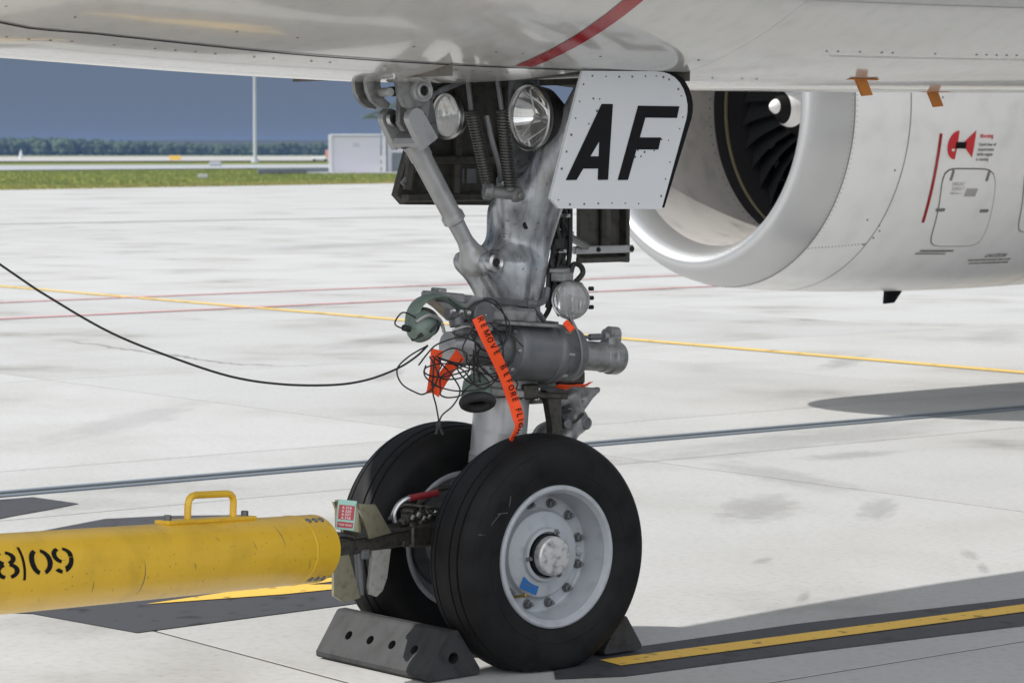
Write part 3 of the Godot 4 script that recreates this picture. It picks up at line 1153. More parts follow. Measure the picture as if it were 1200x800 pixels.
func make_engine(air: Node3D) -> void:
	var eng := node("engine", air)
	var ax := Transform3D(Basis(Vector3(0, 0, 1), Vector3(1, 0, 0), Vector3(0, 1, 0)), V(0, EY, EZ))
	var s := Soup.new()
	var lip := [Vector2(0.874, 6.2), Vector2(0.885, 6.15), Vector2(0.912, 6.07), Vector2(0.945, 6.02), Vector2(0.985, 6.0), Vector2(1.022, 6.015), Vector2(1.058, 6.055), Vector2(1.092, 6.12), Vector2(1.118, 6.195), Vector2(1.136, 6.278)]
	s.lathe(ax, lip, 120)
	part("inlet_lip", s, M.lip, eng, 60)
	s = Soup.new()
	var pr := []
	for q in NAC:
		pr.append(Vector2(q[1], q[0]))
	s.lathe(ax, pr, 120)
	s.lathe(ax, [Vector2(1.06, 10.1), Vector2(0.8, 10.1), Vector2(0.6, 10.6), Vector2(0.5, 11.2), Vector2(0.2, 11.7), Vector2(0, 11.8)], 60)
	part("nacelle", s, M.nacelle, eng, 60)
	s = Soup.new()
	s.lathe(ax, [Vector2(0.876, 6.2), Vector2(0.862, 6.32), Vector2(0.857, 6.5), Vector2(0.858, 6.65), Vector2(0.863, 6.8), Vector2(0.87, 6.97)], 120)
	part("inlet_barrel", s, M.barrel, eng, 60)
	s = Soup.new()
	s.lathe(ax, [Vector2(0.87, 6.97), Vector2(0.872, 7.04), Vector2(0.876, 7.04), Vector2(0.876, 7.45)], 120)
	part("fan_case", s, M.fan_ring, eng, 60)
	s = Soup.new()
	s.lathe(ax, [Vector2(0.866, 7.06), Vector2(0.862, 7.075), Vector2(0.866, 7.09)], 120)
	part("rub_strip", s, M.rub, eng, 60)
	s = Soup.new()
	s.lathe(ax, [Vector2(0.0, 7.5), Vector2(0.87, 7.5)], 60)
	part("fan_back", s, M.black, eng)
	# dots of fasteners round the lip joint and the barrel joint
	s = Soup.new()
	for i in 130:
		var d := -100.0 + i * 1.6
		for o in [6.262, 6.296]:
			var c := nac(o, d, 0.0005) if o > 6.28 else nac(6.28, d, -0.004) - V(0.018, 0, 0)
			var nr := (nac(6.28, d, 1.0) - nac(6.28, d)).normalized()
			s.lathe(Soup.along(c, c + nr), [Vector2(0, 0.0016), Vector2(0.003, 0.001), Vector2(0.0034, 0)], 5)
	for i in 90:
		var a := TAU * i / 90
		var c := V(6.93, EY + sin(a) * 0.866, EZ + cos(a) * 0.866)
		s.ball(c, 0.006, 5)
	for e in [[6.6, -37.0], [6.75, -41.0], [6.72, -39.0], [6.98, 2.0], [6.66, -20.0], [6.74, -44.0], [6.70, -47.0]]:
		s.ball(nac(e[0], e[1]), 0.007, 5)
	for i in 18:
		s.ball(nac(6.3 + i * 0.024, -50.0 + i * 0.2), 0.0045, 5)
	tag(part("fasteners", s, M.rivet, eng), "small fasteners round the inlet joints", "", "", "stuff")
	# fan: 36 twisted blades that share one mesh
	var rings := []
	for i in 9:
		var u := i / 8.0
		var r := lerpf(0.24, 0.862, u)
		var tw := deg_to_rad(lerpf(28.0, 63.0, u))
		var ch := lerpf(0.16, 0.27, u)
		var rg := []
		for k in 10:
			var a := TAU * k / 10
			var along := cos(a) * ch * 0.5
			var th := sin(a) * 0.009 * (1.0 - 0.4 * u)
			rg.append(V(along * cos(tw) - th * sin(tw) + 0.035 * u * u, r, along * sin(tw) + th * cos(tw) + 0.03 * sin(u * 3.0)))
		rings.append(rg)
	s = Soup.new()
	s.loft(rings)
	var bm := s.mesh(50)
	for i in 36:
		put("fan_blade", bm, M.fan, eng, Transform3D(Basis(Vector3.RIGHT, TAU * i / 36), V(7.25, EY, EZ)))
	s = Soup.new()
	s.lathe(ax, [Vector2(0.0, 6.66), Vector2(0.03, 6.685), Vector2(0.1, 6.78), Vector2(0.17, 6.9), Vector2(0.225, 7.02), Vector2(0.255, 7.14), Vector2(0.262, 7.3)], 40)
	var sp := part("spinner", s, M.black, eng, 60)
	s = Soup.new()
	s.lathe(ax, [Vector2(0.0, 6.652), Vector2(0.032, 6.682), Vector2(0.046, 6.704), Vector2(0.048, 6.71)], 24)
	part("white_tip", s, M.white, sp, 60)
	s = Soup.new()
	s.grid(func(u: float, v: float):
		var a := deg_to_rad(150.0 - u * 270.0)
		var r := lerpf(0.082, 0.135, v) + 0.01 * u
		r = lerpf(0.108 + 0.01 * u, r, sin(u * PI) * 0.9 + 0.1)
		return V(spin_x(r) - 0.004, EY + sin(a) * (r + 0.003), EZ + cos(a) * (r + 0.003)), 30, 4)
	part("white_spiral", s, M.white, sp, 60)
	# seams round the nacelle
	s = Soup.new()
	nac_patch(s, func(u: float, v: float): return Vector2(6.279 + 0.005 * v, -130 + 260 * u), 0.0012, 90, 1)
	part("cowl_seam", s, M.rivet, eng)
	s = Soup.new()
	nac_patch(s, func(u: float, v: float): return Vector2(6.715 + 0.007 * v, -130 + 260 * u), 0.0012, 90, 1)
	part("cowl_seam", s, M.rivet, eng)
	s = Soup.new()
	nac_patch(s, func(u: float, v: float): return Vector2(8.55 + 0.006 * v, -130 + 260 * u), 0.0012, 90, 1)
	part("cowl_seam", s, M.rivet, eng)
	# the red line, the warning sign, the caution notice
	s = Soup.new()
	nac_patch(s, func(u: float, v: float): return Vector2(6.968 + 0.024 * v + 0.09 * u * u, lerpf(-8.6, -37.5, u)), 0.003, 24, 1)
	part("red_line", s, M.red_paint, eng)
	var wn := node("warning_mark", eng)
	s = Soup.new()
	nac_patch(s, func(u: float, v: float):
		var a := PI * (0.5 + u)
		return Vector2(7.135 + v * 0.085 * cos(a), -12.0 + rad_to_deg(v * 0.09 * sin(a) / 1.19)), 0.003, 14, 3)
	part("red_dome", s, emblem(), wn)
	s = Soup.new()
	nac_patch(s, func(u: float, v: float): return Vector2(7.185 + 0.095 * u, -11.6 + rad_to_deg((v - 0.5) * (0.02 + 0.15 * u) / 1.19)), 0.003, 4, 6)
	part("red_cone", s, emblem(), wn)
	s = Soup.new()
	nac_patch(s, func(u: float, v: float): return Vector2(7.118 + 0.09 * u, -12.0 + rad_to_deg((v - 0.5) * 0.04 / 1.19)), 0.005, 4, 3)
	part("dark_bar", s, M.black, wn)
	s = Soup.new()
	nac_patch(s, func(u: float, v: float): return Vector2(7.09 + 0.025 * u, -13.8 + 0.7 * v), 0.0055, 2, 2)
	part("white_mark", s, M.white, wn)  # small white dab printed on the red dome
	nac_text(wn, "warning_word", "Warning", 7.315, -9.2, 0.024, emblem())
	var y0 := -11.7
	for w in ["Stand clear of", "hazard areas", "while engine", "is running"]:
		nac_text(wn, "notice_line", w, 7.315, y0, 0.019, M.rivet)
		y0 -= 1.5
	nac_text(eng, "caution_word", "CAUTION", 7.86, -52.0, 0.036, M.rivet)
	nac_text(eng, "caution_line", "OPEN DOOR FOR THE FAN COWL LATCH", 7.74, -54.3, 0.017, M.rivet)
	nac_text(eng, "caution_line", "USE HOLD OPEN ROD BEFORE WORK", 7.78, -56.0, 0.017, M.rivet)
	# access panel with four latches and its hinge
	for e in [[7.385, -33.2, 0.235, 0.29, 0.20, true], [8.07, -30.0, 0.2, 0.24, 0.2, false]]:
		var pa := node("access_panel", eng)
		var edge := Soup.new()
		edge.grid(func(u: float, v: float):
			var q := panel_pt(u, v * 1.03)
			return nac(e[0] + e[2] * q.x - e[4] * q.y * 0.5, e[1] + rad_to_deg(e[3] * q.y / 1.2), 0.0015), 48, 4)
		part("seam", edge, M.rivet, pa)
		var face := Soup.new()
		face.grid(func(u: float, v: float):
			var q := panel_pt(u, v)
			return nac(e[0] + e[2] * q.x - e[4] * q.y * 0.5, e[1] + rad_to_deg(e[3] * q.y / 1.2), 0.004), 48, 4)
		part("panel", face, M.nacelle, pa)
		if e[5]:
			for l in [[7.145, -21.2, 0], [7.46, -21.3, 0], [7.16, -32.7, 1], [7.55, -33.0, 1]]:
				var ls := Soup.new()
				var bx := V(0.02, 0.07, 0.012) if l[2] == 0 else V(0.075, 0.022, 0.012)
				ls.box(Transform3D(Basis(Vector3.RIGHT, -deg_to_rad(l[1])), nac(l[0], l[1], 0.006)), bx, 0.004)
				part("latch", ls, M.rivet, pa)
			var ps := Soup.new()
			nac_patch(ps, func(u: float, v: float): return Vector2(7.31 + 0.1 * u, -28.0 + 2.6 * v), 0.006, 3, 3)
			part("data_plate", ps, M.barrel, pa)
			ps = Soup.new()
			nac_patch(ps, func(u: float, v: float): return Vector2(7.22 + 0.30 * u, -49.0 - 0.7 * v), 0.006, 6, 2)
			nac_patch(ps, func(u: float, v: float): return Vector2(7.2 + 0.27 * u, -50.4 - 0.5 * v), 0.006, 6, 2)
			part("hinge", ps, M.rivet, pa)
			nac_text(pa, "panel_text", "ENGINE OIL", 7.17, -24.0, 0.024, M.barrel)
			nac_text(pa, "panel_text", "SERVICE DOOR", 7.18, -25.6, 0.024, M.barrel)
			nac_text(pa, "panel_text", "check level on dipstick", 7.18, -27.0, 0.014, M.barrel)
	# drain mast under the nacelle
	s = Soup.new()
	s.prism(at(V(7.72, EY - 1.2, EZ - 0.015)), poly([0.0, 0.02, 0.17, 0.02, 0.07, -0.085, -0.01, -0.09]), 0.03)
	part("drain_mast", s, M.black, eng)
	s = Soup.new()
	s.loft([blade_ring(V(8.2, 3.0, EZ), 3.2, 0.3), blade_ring(V(8.8, 3.35, EZ), 3.4, 0.3)])
	part("pylon", s, M.nacelle, eng)

func blade_ring(c: Vector3, l: float, w: float) -> Array:
	var o := []
	for i in 16:
		var a := TAU * i / 16
		o.append(c + V(l * 0.5 - l * 0.5 * cos(a), 0, w * 0.5 * sin(a)))
	return o

func emblem() -> Material:
	if not M.has("red_emblem"):
		M.red_emblem = mat(Color(0.62, 0.02, 0.03), 0.4)
	return M.red_emblem

func spin_x(r: float) -> float:
	var q := [[0.0, 6.66], [0.03, 6.685], [0.1, 6.78], [0.17, 6.9], [0.225, 7.02], [0.255, 7.14]]
	for i in q.size() - 1:
		if r <= q[i + 1][0]:
			return lerpf(q[i][1], q[i + 1][1], (r - q[i][0]) / (q[i + 1][0] - q[i][0]))
	return 7.14

func panel_pt(u: float, v: float) -> Vector2:
	var a := TAU * u
	var c := Vector2(cos(a), sin(a))
	var k := pow(pow(absf(c.x), 6.0) + pow(absf(c.y), 6.0), -1.0 / 6.0)
	return c * k * v

# ------------------------------------------------------------------ nose wheels
var wheel_bits := {}
func make_wheel(air: Node3D, side: float) -> void:
	var wh := node("nose_wheel", air, V(0, 0.36, 0.2475 * side))
	var ax := Transform3D(Basis(V(1, 0, 0), V(0, 0, 1) * side, V(0, 1, 0) * -side), Vector3.ZERO)
	var s := Soup.new()
	var pr := []
	var half := [[0.212, 0.078], [0.222, 0.092], [0.24, 0.1], [0.262, 0.1075], [0.29, 0.1125], [0.315, 0.1125], [0.335, 0.107], [0.350, 0.097], [0.361, 0.085]]
	for q in half:
		pr.append(Vector2(q[0], -q[1]))
	var crown := func(w: float): return 0.381 - 0.019 * pow(absf(w) / 0.085, 2.4)
	var w := -0.083
	for g in [-0.066, -0.036, 0.0, 0.036, 0.066]:
		if g == 0.0:
			continue
		while w < g - 0.008:
			pr.append(Vector2(crown.call(w), w))
			w += 0.011
		pr.append(Vector2(crown.call(g - 0.0036), g - 0.0036))
		pr.append(Vector2(crown.call(g) - 0.008, g - 0.0024))
		pr.append(Vector2(crown.call(g) - 0.008, g + 0.0024))
		pr.append(Vector2(crown.call(g + 0.0036), g + 0.0036))
		w = g + 0.0105
	while w < 0.084:
		pr.append(Vector2(crown.call(w), w))
		w += 0.011
	half.reverse()
	for q in half:
		pr.append(Vector2(q[0], q[1]))
	s.lathe(ax, pr, 96)
	for i in s.p.size():
		var q := s.p[i]
		if q.y < -0.30:
			q.z *= 1.0 + 0.12 * smoothstep(-0.30, -0.36, q.y)
		q.y = maxf(q.y, -0.354)
		s.p[i] = q
	part("tyre", s, M.tyre, wh, 30)
	if side > 0.0:
		# pale scuffs and a chalk tick on the sidewall, thin raised ribs
		s = Soup.new()
		s.ring(Transform3D(ax.basis, V(0, 0, 0.1085)), 0.272, 0.0022, 80, 6)
		s.ring(Transform3D(ax.basis, V(0, 0, 0.1045)), 0.338, 0.0016, 80, 6)
		part("sidewall_rib", s, M.tyre, wh)
		s = Soup.new()
		for e in [[150, 0.292, 0.32, 4], [156, 0.295, 0.322, -6], [143, 0.262, 0.294, 12], [139, 0.268, 0.286, -14], [162, 0.31, 0.335, 2], [147, 0.285, 0.30, 20]]:
			var a := deg_to_rad(e[0])
			var b := deg_to_rad(e[0] + e[3] * 0.4)
			s.tube([V(cos(a) * e[1], sin(a) * e[1], 0.1122), V(cos(b) * e[2], sin(b) * e[2], 0.1122 if e[2] < 0.316 else 0.108)], 0.0011, 4)
		part("chalk_scuff", s, M.chalk, wh)
	s = Soup.new()
	s.lathe(ax, [Vector2(0.05, -0.03), Vector2(0.1, -0.03), Vector2(0.185, -0.035), Vector2(0.2, -0.08), Vector2(0.212, -0.1), Vector2(0.221, -0.102), Vector2(0.226, -0.094), Vector2(0.218, -0.075), Vector2(0.2, -0.06), Vector2(0.2, 0.06),
		Vector2(0.218, 0.075), Vector2(0.2265, 0.092), Vector2(0.2245, 0.1), Vector2(0.219, 0.1035), Vector2(0.212, 0.1025), Vector2(0.2075, 0.098), Vector2(0.2045, 0.092), Vector2(0.2005, 0.088), Vector2(0.188, 0.012), Vector2(0.184, 0.004),
		Vector2(0.178, 0.0), Vector2(0.149, 0.0), Vector2(0.142, 0.006), Vector2(0.136, 0.022), Vector2(0.13, 0.026), Vector2(0.088, 0.034), Vector2(0.084, 0.046), Vector2(0.074, 0.048), Vector2(0.07, 0.04), Vector2(0.06, 0.04), Vector2(0.05, 0.04)], 96)
	var rim := part("rim", s, M.rim, wh, 26)
	s = Soup.new()
	s.lathe(ax, [Vector2(0.069, 0.04), Vector2(0.069, 0.056), Vector2(0.0635, 0.06), Vector2(0.0635, 0.045)], 40)
	part("hub_ring", s, M.black, wh)
	s = Soup.new()
	s.lathe(ax, [Vector2(0.063, 0.045), Vector2(0.063, 0.077), Vector2(0.0615, 0.083), Vector2(0.056, 0.0875), Vector2(0.03, 0.0895), Vector2(0, 0.09)], 40)
	part("hub_cap", s, M.hub, wh, 30)
	if not wheel_bits.has("bolt"):
		s = Soup.new()
		s.cyl(V(0, 0, 0), V(0, 0.006, 0), 0.0155, 0.0155, 14, 0.001)
		s.cyl(V(0, 0.006, 0), V(0, 0.02, 0), 0.0125, 0.012, 6, 0.002)
		s.cyl(V(0, 0.02, 0), V(0, 0.033, 0), 0.0065, 0.006, 8, 0.001)
		wheel_bits.bolt = s.mesh()
		s = Soup.new()
		s.box(at(V(0, 0.004, 0)), V(0.02, 0.01, 0.012), 0.002)
		s.cyl(V(0, 0.008, 0), V(0, 0.018, 0), 0.0055, 0.005, 8, 0.001)
		wheel_bits.lug = s.mesh()
	if side > 0.0:
		for k in 12:
			var a := deg_to_rad(13.5 + 30.0 * k)
			put("wheel_bolt", wheel_bits.bolt, M.gear_dark, wh, Transform3D(Basis(V(1, 0, 0), V(0, 0, 1), V(0, -1, 0)), V(cos(a) * 0.1635, sin(a) * 0.1635, -0.0005)))
		for k in 3:
			var a := deg_to_rad(64.0 + 120.0 * k)
			put("hub_screw", wheel_bits.lug, M.gear_dark, wh, Transform3D(Basis(V(0, 0, 1), a) * Basis(V(1, 0, 0), V(0, 0, 1), V(0, -1, 0)), V(cos(a) * 0.076, sin(a) * 0.077, 0.046)))
		s = Soup.new()
		s.box(Transform3D(Basis(V(0, 0, 1), deg_to_rad(-24.0)), V(-0.058, -0.094, 0.031)), V(0.072, 0.038, 0.0012), 0.0005)
		part("sticker", s, M.sticker, wh)
		s = Soup.new()
		for e in [[-0.01, 0.004, 0.03], [0.012, -0.004, 0.016]]:
			s.box(Transform3D(Basis(V(0, 0, 1), deg_to_rad(-24.0)), V(-0.058 + e[0], -0.094 + e[1], 0.032)), V(e[2], 0.003, 0.001), 0.0004)
		part("sticker_print", s, M.chalk, wh)
		s = Soup.new()
		s.cyl(V(-0.098, -0.13, 0.0), V(-0.088, -0.122, 0.036), 0.0055, 0.0045, 10)
		s.cyl(V(-0.088, -0.122, 0.034), V(-0.084, -0.119, 0.048), 0.0065, 0.006, 8)
		part("valve_stem", s, M.brass, wh)
		s = Soup.new()
		s.cyl(V(0.1635 * cos(-0.03), 0.1635 * sin(-0.03), -0.001), V(0.1635 * cos(-0.03), 0.1635 * sin(-0.03), 0.009), 0.016, 0.015, 16)
		s.cyl(V(0.1635 * cos(-0.03), 0.1635 * sin(-0.03), 0.007), V(0.1635 * cos(-0.03), 0.1635 * sin(-0.03), 0.013), 0.008, 0.008, 12)
		part("blank_plug", s, M.rim, wh)
	else:
		s = Soup.new()
		s.lathe(ax, [Vector2(0.17, -0.038), Vector2(0.165, -0.05), Vector2(0.12, -0.052), Vector2(0.115, -0.04)], 60)
		part("inner_ring", s, M.gear_dark, wh)
	rim.set_meta("kind", "thing")

# ------------------------------------------------------------------ the nose gear leg
func make_gear(air: Node3D) -> void:
	var s := Soup.new()
	s.cast([
		[V(0.068, 1.1, 0), V(0.078, 1.24, 0), 0.092, 0.092], [V(0.078, 1.24, 0), V(0.122, 1.42, 0), 0.092, 0.098],
		[V(0.122, 1.42, 0.03), V(0.17, 1.6, 0.15), 0.094, 0.072], [V(0.17, 1.6, 0.15), V(0.21, 1.87, 0.3), 0.074, 0.056],
		[V(0.14, 1.42, -0.02), V(0.24, 1.6, -0.13), 0.09, 0.06], [V(0.24, 1.6, -0.13), V(0.31, 1.9, -0.22), 0.06, 0.05],
		[V(0.16, 1.45, 0), V(0.19, 1.56, 0), 0.07, 0.03],
		[V(0.05, 1.47, 0.05), V(0.02, 1.53, 0.05), 0.05, 0.03],
		[V(0.05, 1.25, 0.065), V(-0.057, 1.276, 0.066), 0.055, 0.034], [V(0.06, 1.16, 0.05), V(-0.03, 1.25, 0.06), 0.05, 0.024],
		[V(0.05, 1.25, -0.065), V(-0.057, 1.276, -0.066), 0.055, 0.034], [V(0.06, 1.16, -0.05), V(-0.03, 1.25, -0.06), 0.05, 0.024],
		[V(0.125, 1.16, 0.08), V(0.165, 1.44, 0.1), 0.012, 0.018]], 0.05, 0.0095)
	var fit := part("main_fitting", s, M.gear, air, 60)
	s = Soup.new()
	for z in [0.104]:
		var f := signf(z)
		s.lathe(Transform3D(Basis(V(1, 0, 0), V(0, 0, f), V(0, -f, 0)), V(-0.057, 1.276, z - 0.012 * f)), [Vector2(0.014, 0.0), Vector2(0.014, 0.016), Vector2(0.022, 0.022), Vector2(0.031, 0.018), Vector2(0.034, 0.0)], 28)
	part("bush", s, M.steel, fit)
	s = Soup.new()
	s.cyl(V(-0.057, 1.276, -0.09), V(-0.057, 1.276, 0.106), 0.0142)
	part("pin", s, M.gap, fit)
	s = Soup.new()
	s.cyl(V(0.06, 1.39, 0.101), V(0.063, 1.392, 0.1085), 0.012)
	part("oil_hole", s, M.gap, fit)
	for e in [[0.085, 1.20, 0.101, 0.05, 0.03, -4], [0.125, 1.335, 0.1055, 0.03, 0.02, 4]]:
		s = Soup.new()
		s.box(at(V(e[0], e[1], e[2] - 0.006), 0, 6, e[5]), V(e[3], e[4], 0.004), 0.001)
		part("data_plate", s, M.zinc, fit)
	for e in [[0.0, 1.36, 0.07], [0.04, 1.14, 0.088], [0.10, 1.145, 0.088], [0.02, 1.22, 0.086]]:
		s = Soup.new()
		s.cyl(V(e[0], e[1], e[2]), V(e[0] - 0.004, e[1], e[2] + 0.018), 0.007, 0.005, 8)
		part("grease_nipple", s, M.steel, fit)
	# cross tube at the pintle
	s = Soup.new()
	s.cyl(V(0.21, 1.9, -0.38), V(0.21, 1.9, 0.38), 0.04)
	part("pintle", s, M.gear_dirt_shade, fit)
	# lower flange of the fitting, turning collar, piston, axle
	var L := func(h: float) -> Vector3: return V(0.075 - 0.075 * (1.1 - h) / 0.74, h, 0)
	s = Soup.new()
	s.lathe(Soup.along(L.call(0.84), L.call(1.14)), [Vector2(0.112, 0.0), Vector2(0.125, 0.004), Vector2(0.125, 0.022), Vector2(0.112, 0.03), Vector2(0.108, 0.06), Vector2(0.108, 0.2), Vector2(0.118, 0.215), Vector2(0.118, 0.24), Vector2(0.104, 0.25), Vector2(0.1, 0.3)], 48)
	var tc := part("turning_collar", s, M.gear_dirt_shade, air)
	for k in 12:
		s = Soup.new()
		var fx2 := Soup.along(L.call(0.84), L.call(1.14))
		var a := TAU * k / 12
		s.cyl(fx2 * V(cos(a) * 0.117, 0.018, sin(a) * 0.117), fx2 * V(cos(a) * 0.117, 0.036, sin(a) * 0.117), 0.007, 0.007, 6)
		s.cyl(fx2 * V(cos(a) * 0.117, -0.006, sin(a) * 0.117), fx2 * V(cos(a) * 0.117, 0.006, sin(a) * 0.117), 0.008, 0.008, 6)
		part("bolt", s, M.steel, tc)
	s = Soup.new()
	s.lathe(Soup.along(L.call(0.36), L.call(0.85)), [Vector2(0.086, 0.0), Vector2(0.09, 0.2), Vector2(0.09, 0.262), Vector2(0.0925, 0.264), Vector2(0.0925, 0.298), Vector2(0.09, 0.3), Vector2(0.09, 0.36), Vector2(0.0905, 0.362), Vector2(0.0905, 0.366), Vector2(0.09, 0.368), Vector2(0.09, 0.49)], 48)
	var pis := part("piston", s, M.gear_clean, air)
	s = Soup.new()
	for i in 40:
		var a := TAU * i / 40
		for e in [0.628, 0.652]:
			var c: Vector3 = L.call(e) + V(cos(a), 0, sin(a)) * 0.0925
			s.ball(c, 0.0026, 5)
	tag(part("band_dots", s, M.gear_dark, pis), "ring of tiny dots round the piston band", "", "", "stuff")
	s = Soup.new()
	s.cast([[V(0, 0.36, -0.13), V(0, 0.36, 0.13), 0.055, 0.055], [V(0.01, 0.45, 0), V(0, 0.36, 0), 0.085, 0.075], [V(0, 0.36, 0), V(-0.1, 0.4, 0), 0.045, 0.03], [V(0.02, 0.4, 0), V(0.12, 0.42, 0), 0.05, 0.035]], 0.04, 0.01)
	s.cyl(V(0, 0.36, -0.26), V(0, 0.36, 0.26), 0.048)
	part("axle", s, M.gear_dirt_shade, air, 50)
	s = Soup.new()
	for z in [-0.035, 0.035]:
		s.prism(at(V(0, 0, z - 0.008)), poly([-0.05, 0.36, -0.16, 0.375, -0.175, 0.395, -0.175, 0.42, -0.16, 0.44, -0.05, 0.45]), 0.016)
	part("towing_lug", s, M.gear_dark, air)
	# steering cylinder across the leg, tilted with it
	var D := V(0.995, -0.1, 0)
	var O := V(0.06, 0.99, 0.125)
	var X := Soup.along(O, O + D)
	s = Soup.new()
	s.lathe(X, [Vector2(0.0, -0.11), Vector2(0.074, -0.11), Vector2(0.094, -0.095), Vector2(0.098, -0.085), Vector2(0.098, -0.06), Vector2(0.0955, -0.055), Vector2(0.0955, 0.06), Vector2(0.101, 0.064), Vector2(0.103, 0.07), Vector2(0.103, 0.082), Vector2(0.098, 0.092), Vector2(0.094, 0.1), Vector2(0.094, 0.16), Vector2(0.086, 0.178), Vector2(0.06, 0.18), Vector2(0, 0.18)], 56)
	var st := part("steering_actuator", s, M.gear_dark, air, 30)
	s = Soup.new()
	s.lathe(X, [Vector2(0, -0.328), Vector2(0.040, -0.328), Vector2(0.044, -0.325), Vector2(0.053, -0.258), Vector2(0.055, -0.25), Vector2(0.0555, -0.215), Vector2(0.053, -0.212), Vector2(0.053, -0.206), Vector2(0.0555, -0.203), Vector2(0.0555, -0.18), Vector2(0.052, -0.176), Vector2(0.055, -0.172), Vector2(0.055, -0.15), Vector2(0.06, -0.148), Vector2(0.06, -0.10)], 40)
	part("end_barrel", s, M.gear_dark, st)
	s = Soup.new()
	s.lathe(X, [Vector2(0, -0.3295), Vector2(0.0405, -0.3295), Vector2(0.0445, -0.3265), Vector2(0.0535, -0.2585)], 40)
	part("end_cap", s, M.gear_clean, st)
	s = Soup.new()
	s.lathe(X, [Vector2(0.048, 0.17), Vector2(0.048, 0.3), Vector2(0.051, 0.303), Vector2(0.051, 0.33), Vector2(0.056, 0.335), Vector2(0.056, 0.365), Vector2(0.05, 0.377), Vector2(0.03, 0.382), Vector2(0, 0.382)], 40)
	var xe := X * V(0, 0.352, 0)
	s.box(at(xe + V(-0.008, 0.055, 0.0), 0, 0, -6), V(0.052, 0.075, 0.06), 0.009)
	s.cyl(xe + V(-0.03, 0.082, 0.01), xe + V(0.012, 0.078, 0.01), 0.022)
	s.cyl(xe + V(-0.05, 0.074, 0.012), xe + V(-0.02, 0.072, 0.012), 0.013)
	part("aft_barrel", s, M.gear_dirt_shade, st, 30)
	for i in 8:
		var a := TAU * i / 8
		s = Soup.new()
		s.cyl(X * V(cos(a) * 0.085, -0.112, sin(a) * 0.085), X * V(cos(a) * 0.085, -0.1, sin(a) * 0.085), 0.007, 0.007, 6)
		part("bolt", s, M.steel, st)
		s = Soup.new()
		s.cyl(X * V(cos(a) * 0.097, 0.084, sin(a) * 0.097), X * V(cos(a) * 0.097, 0.11, sin(a) * 0.097), 0.006, 0.006, 6)
		part("bolt", s, M.steel, st)
	# ring clamps round the collar and the black brackets under it
	s = Soup.new()
	s.box(at(V(0.13, 0.845, 0.09), 0, 0, -5), V(0.2, 0.02, 0.06), 0.004)
	s.prism(at(V(0, 0, 0.085)), poly([0.14, 0.86, 0.2, 0.86, 0.205, 0.72, 0.19, 0.60, 0.16, 0.60, 0.165, 0.74]), 0.03)
	s.box(at(V(0.07, 0.86, 0.11)), V(0.06, 0.05, 0.04), 0.006)
	s.box(at(V(0.25, 0.895, 0.10)), V(0.10, 0.05, 0.05), 0.01)
	part("collar_bracket", s, M.head_dark, air)
	# torque links behind the piston
	s = Soup.new()
	s.cast([[V(0.17, 0.85, 0.0), V(0.31, 0.835, 0.0), 0.045, 0.03], [V(0.31, 0.835, 0.0), V(0.45, 0.838, 0.0), 0.03, 0.005], [V(0.45, 0.838, 0), V(0.36, 0.775, 0), 0.005, 0.022], [V(0.3, 0.83, 0.05), V(0.34, 0.74, 0.03), 0.022, 0.03], [V(0.3, 0.83, -0.06), V(0.34, 0.74, -0.03), 0.022, 0.03],
		[V(0.34, 0.74, 0.03), V(0.27, 0.70, 0.06), 0.036, 0.028], [V(0.34, 0.74, -0.03), V(0.27, 0.70, -0.06), 0.036, 0.028], [V(0.27, 0.70, 0.06), V(0.1, 0.56, 0.07), 0.028, 0.03], [V(0.27, 0.70, -0.06), V(0.1, 0.56, -0.07), 0.028, 0.03], [V(0.2, 0.8, 0.06), V(0.3, 0.83, 0.05), 0.018, 0.02]], 0.022, 0.007)
	var tq := part("torque_link", s, M.gear_dirt_shade, air, 45)
	s = Soup.new()
	s.cyl(V(0.345, 0.738, -0.07), V(0.345, 0.738, 0.072), 0.022)
	s.ring(Transform3D(Basis(V(1, 0, 0), V(0, 0, 1), V(0, -1, 0)), V(0.345, 0.738, 0.07)), 0.016, 0.005)
	s.cyl(V(0.235, 0.745, 0.08), V(0.235, 0.745, 0.11), 0.016)
	s.cyl(V(0.26, 0.785, 0.05), V(0.26, 0.785, 0.09), 0.011)
	part("link_pin", s, M.gear_dark, tq)
	s = Soup.new()
	s.wire([V(0.2, 0.8, 0.1), V(0.215, 0.765, 0.105), V(0.24, 0.745, 0.1), V(0.28, 0.75, 0.09), V(0.33, 0.77, 0.07)], 0.005)
	s.wire([V(0.19, 0.83, 0.09), V(0.21, 0.79, 0.1), V(0.26, 0.785, 0.09)], 0.006)
	part("link_pipe", s, M.hose, tq)
	# drag brace running forward and up
	s = Soup.new()
	var B0 := V(-0.057, 1.276, 0)
	var B1 := V(-0.350, 1.730, 0)
	var BX := Soup.along(B0, B1)
	var bl := (B1 - B0).length()
	s.lathe(BX, [Vector2(0.026, 0.05), Vector2(0.027, 0.13), Vector2(0.028, 0.15), Vector2(0.037, 0.158), Vector2(0.037, 0.178), Vector2(0.031, 0.188), Vector2(0.033, bl - 0.15), Vector2(0.036, bl - 0.145), Vector2(0.036, bl - 0.11), Vector2(0.044, bl - 0.085)], 32)
	s.cast([[B0, BX * V(0, 0.08, 0), 0.044, 0.027], [B0 + V(0, 0, 0.02), B0 - V(0, 0, 0.02), 0.044, 0.044]], 0.02, 0.007)
	var up_ := (B1 - B0).normalized()
	var sd := Vector3(up_.y, -up_.x, 0)
	s.box(Transform3D(Basis(sd, up_, sd.cross(up_)), BX * V(0, bl - 0.078, 0)), V(0.072, 0.04, 0.15), 0.012)
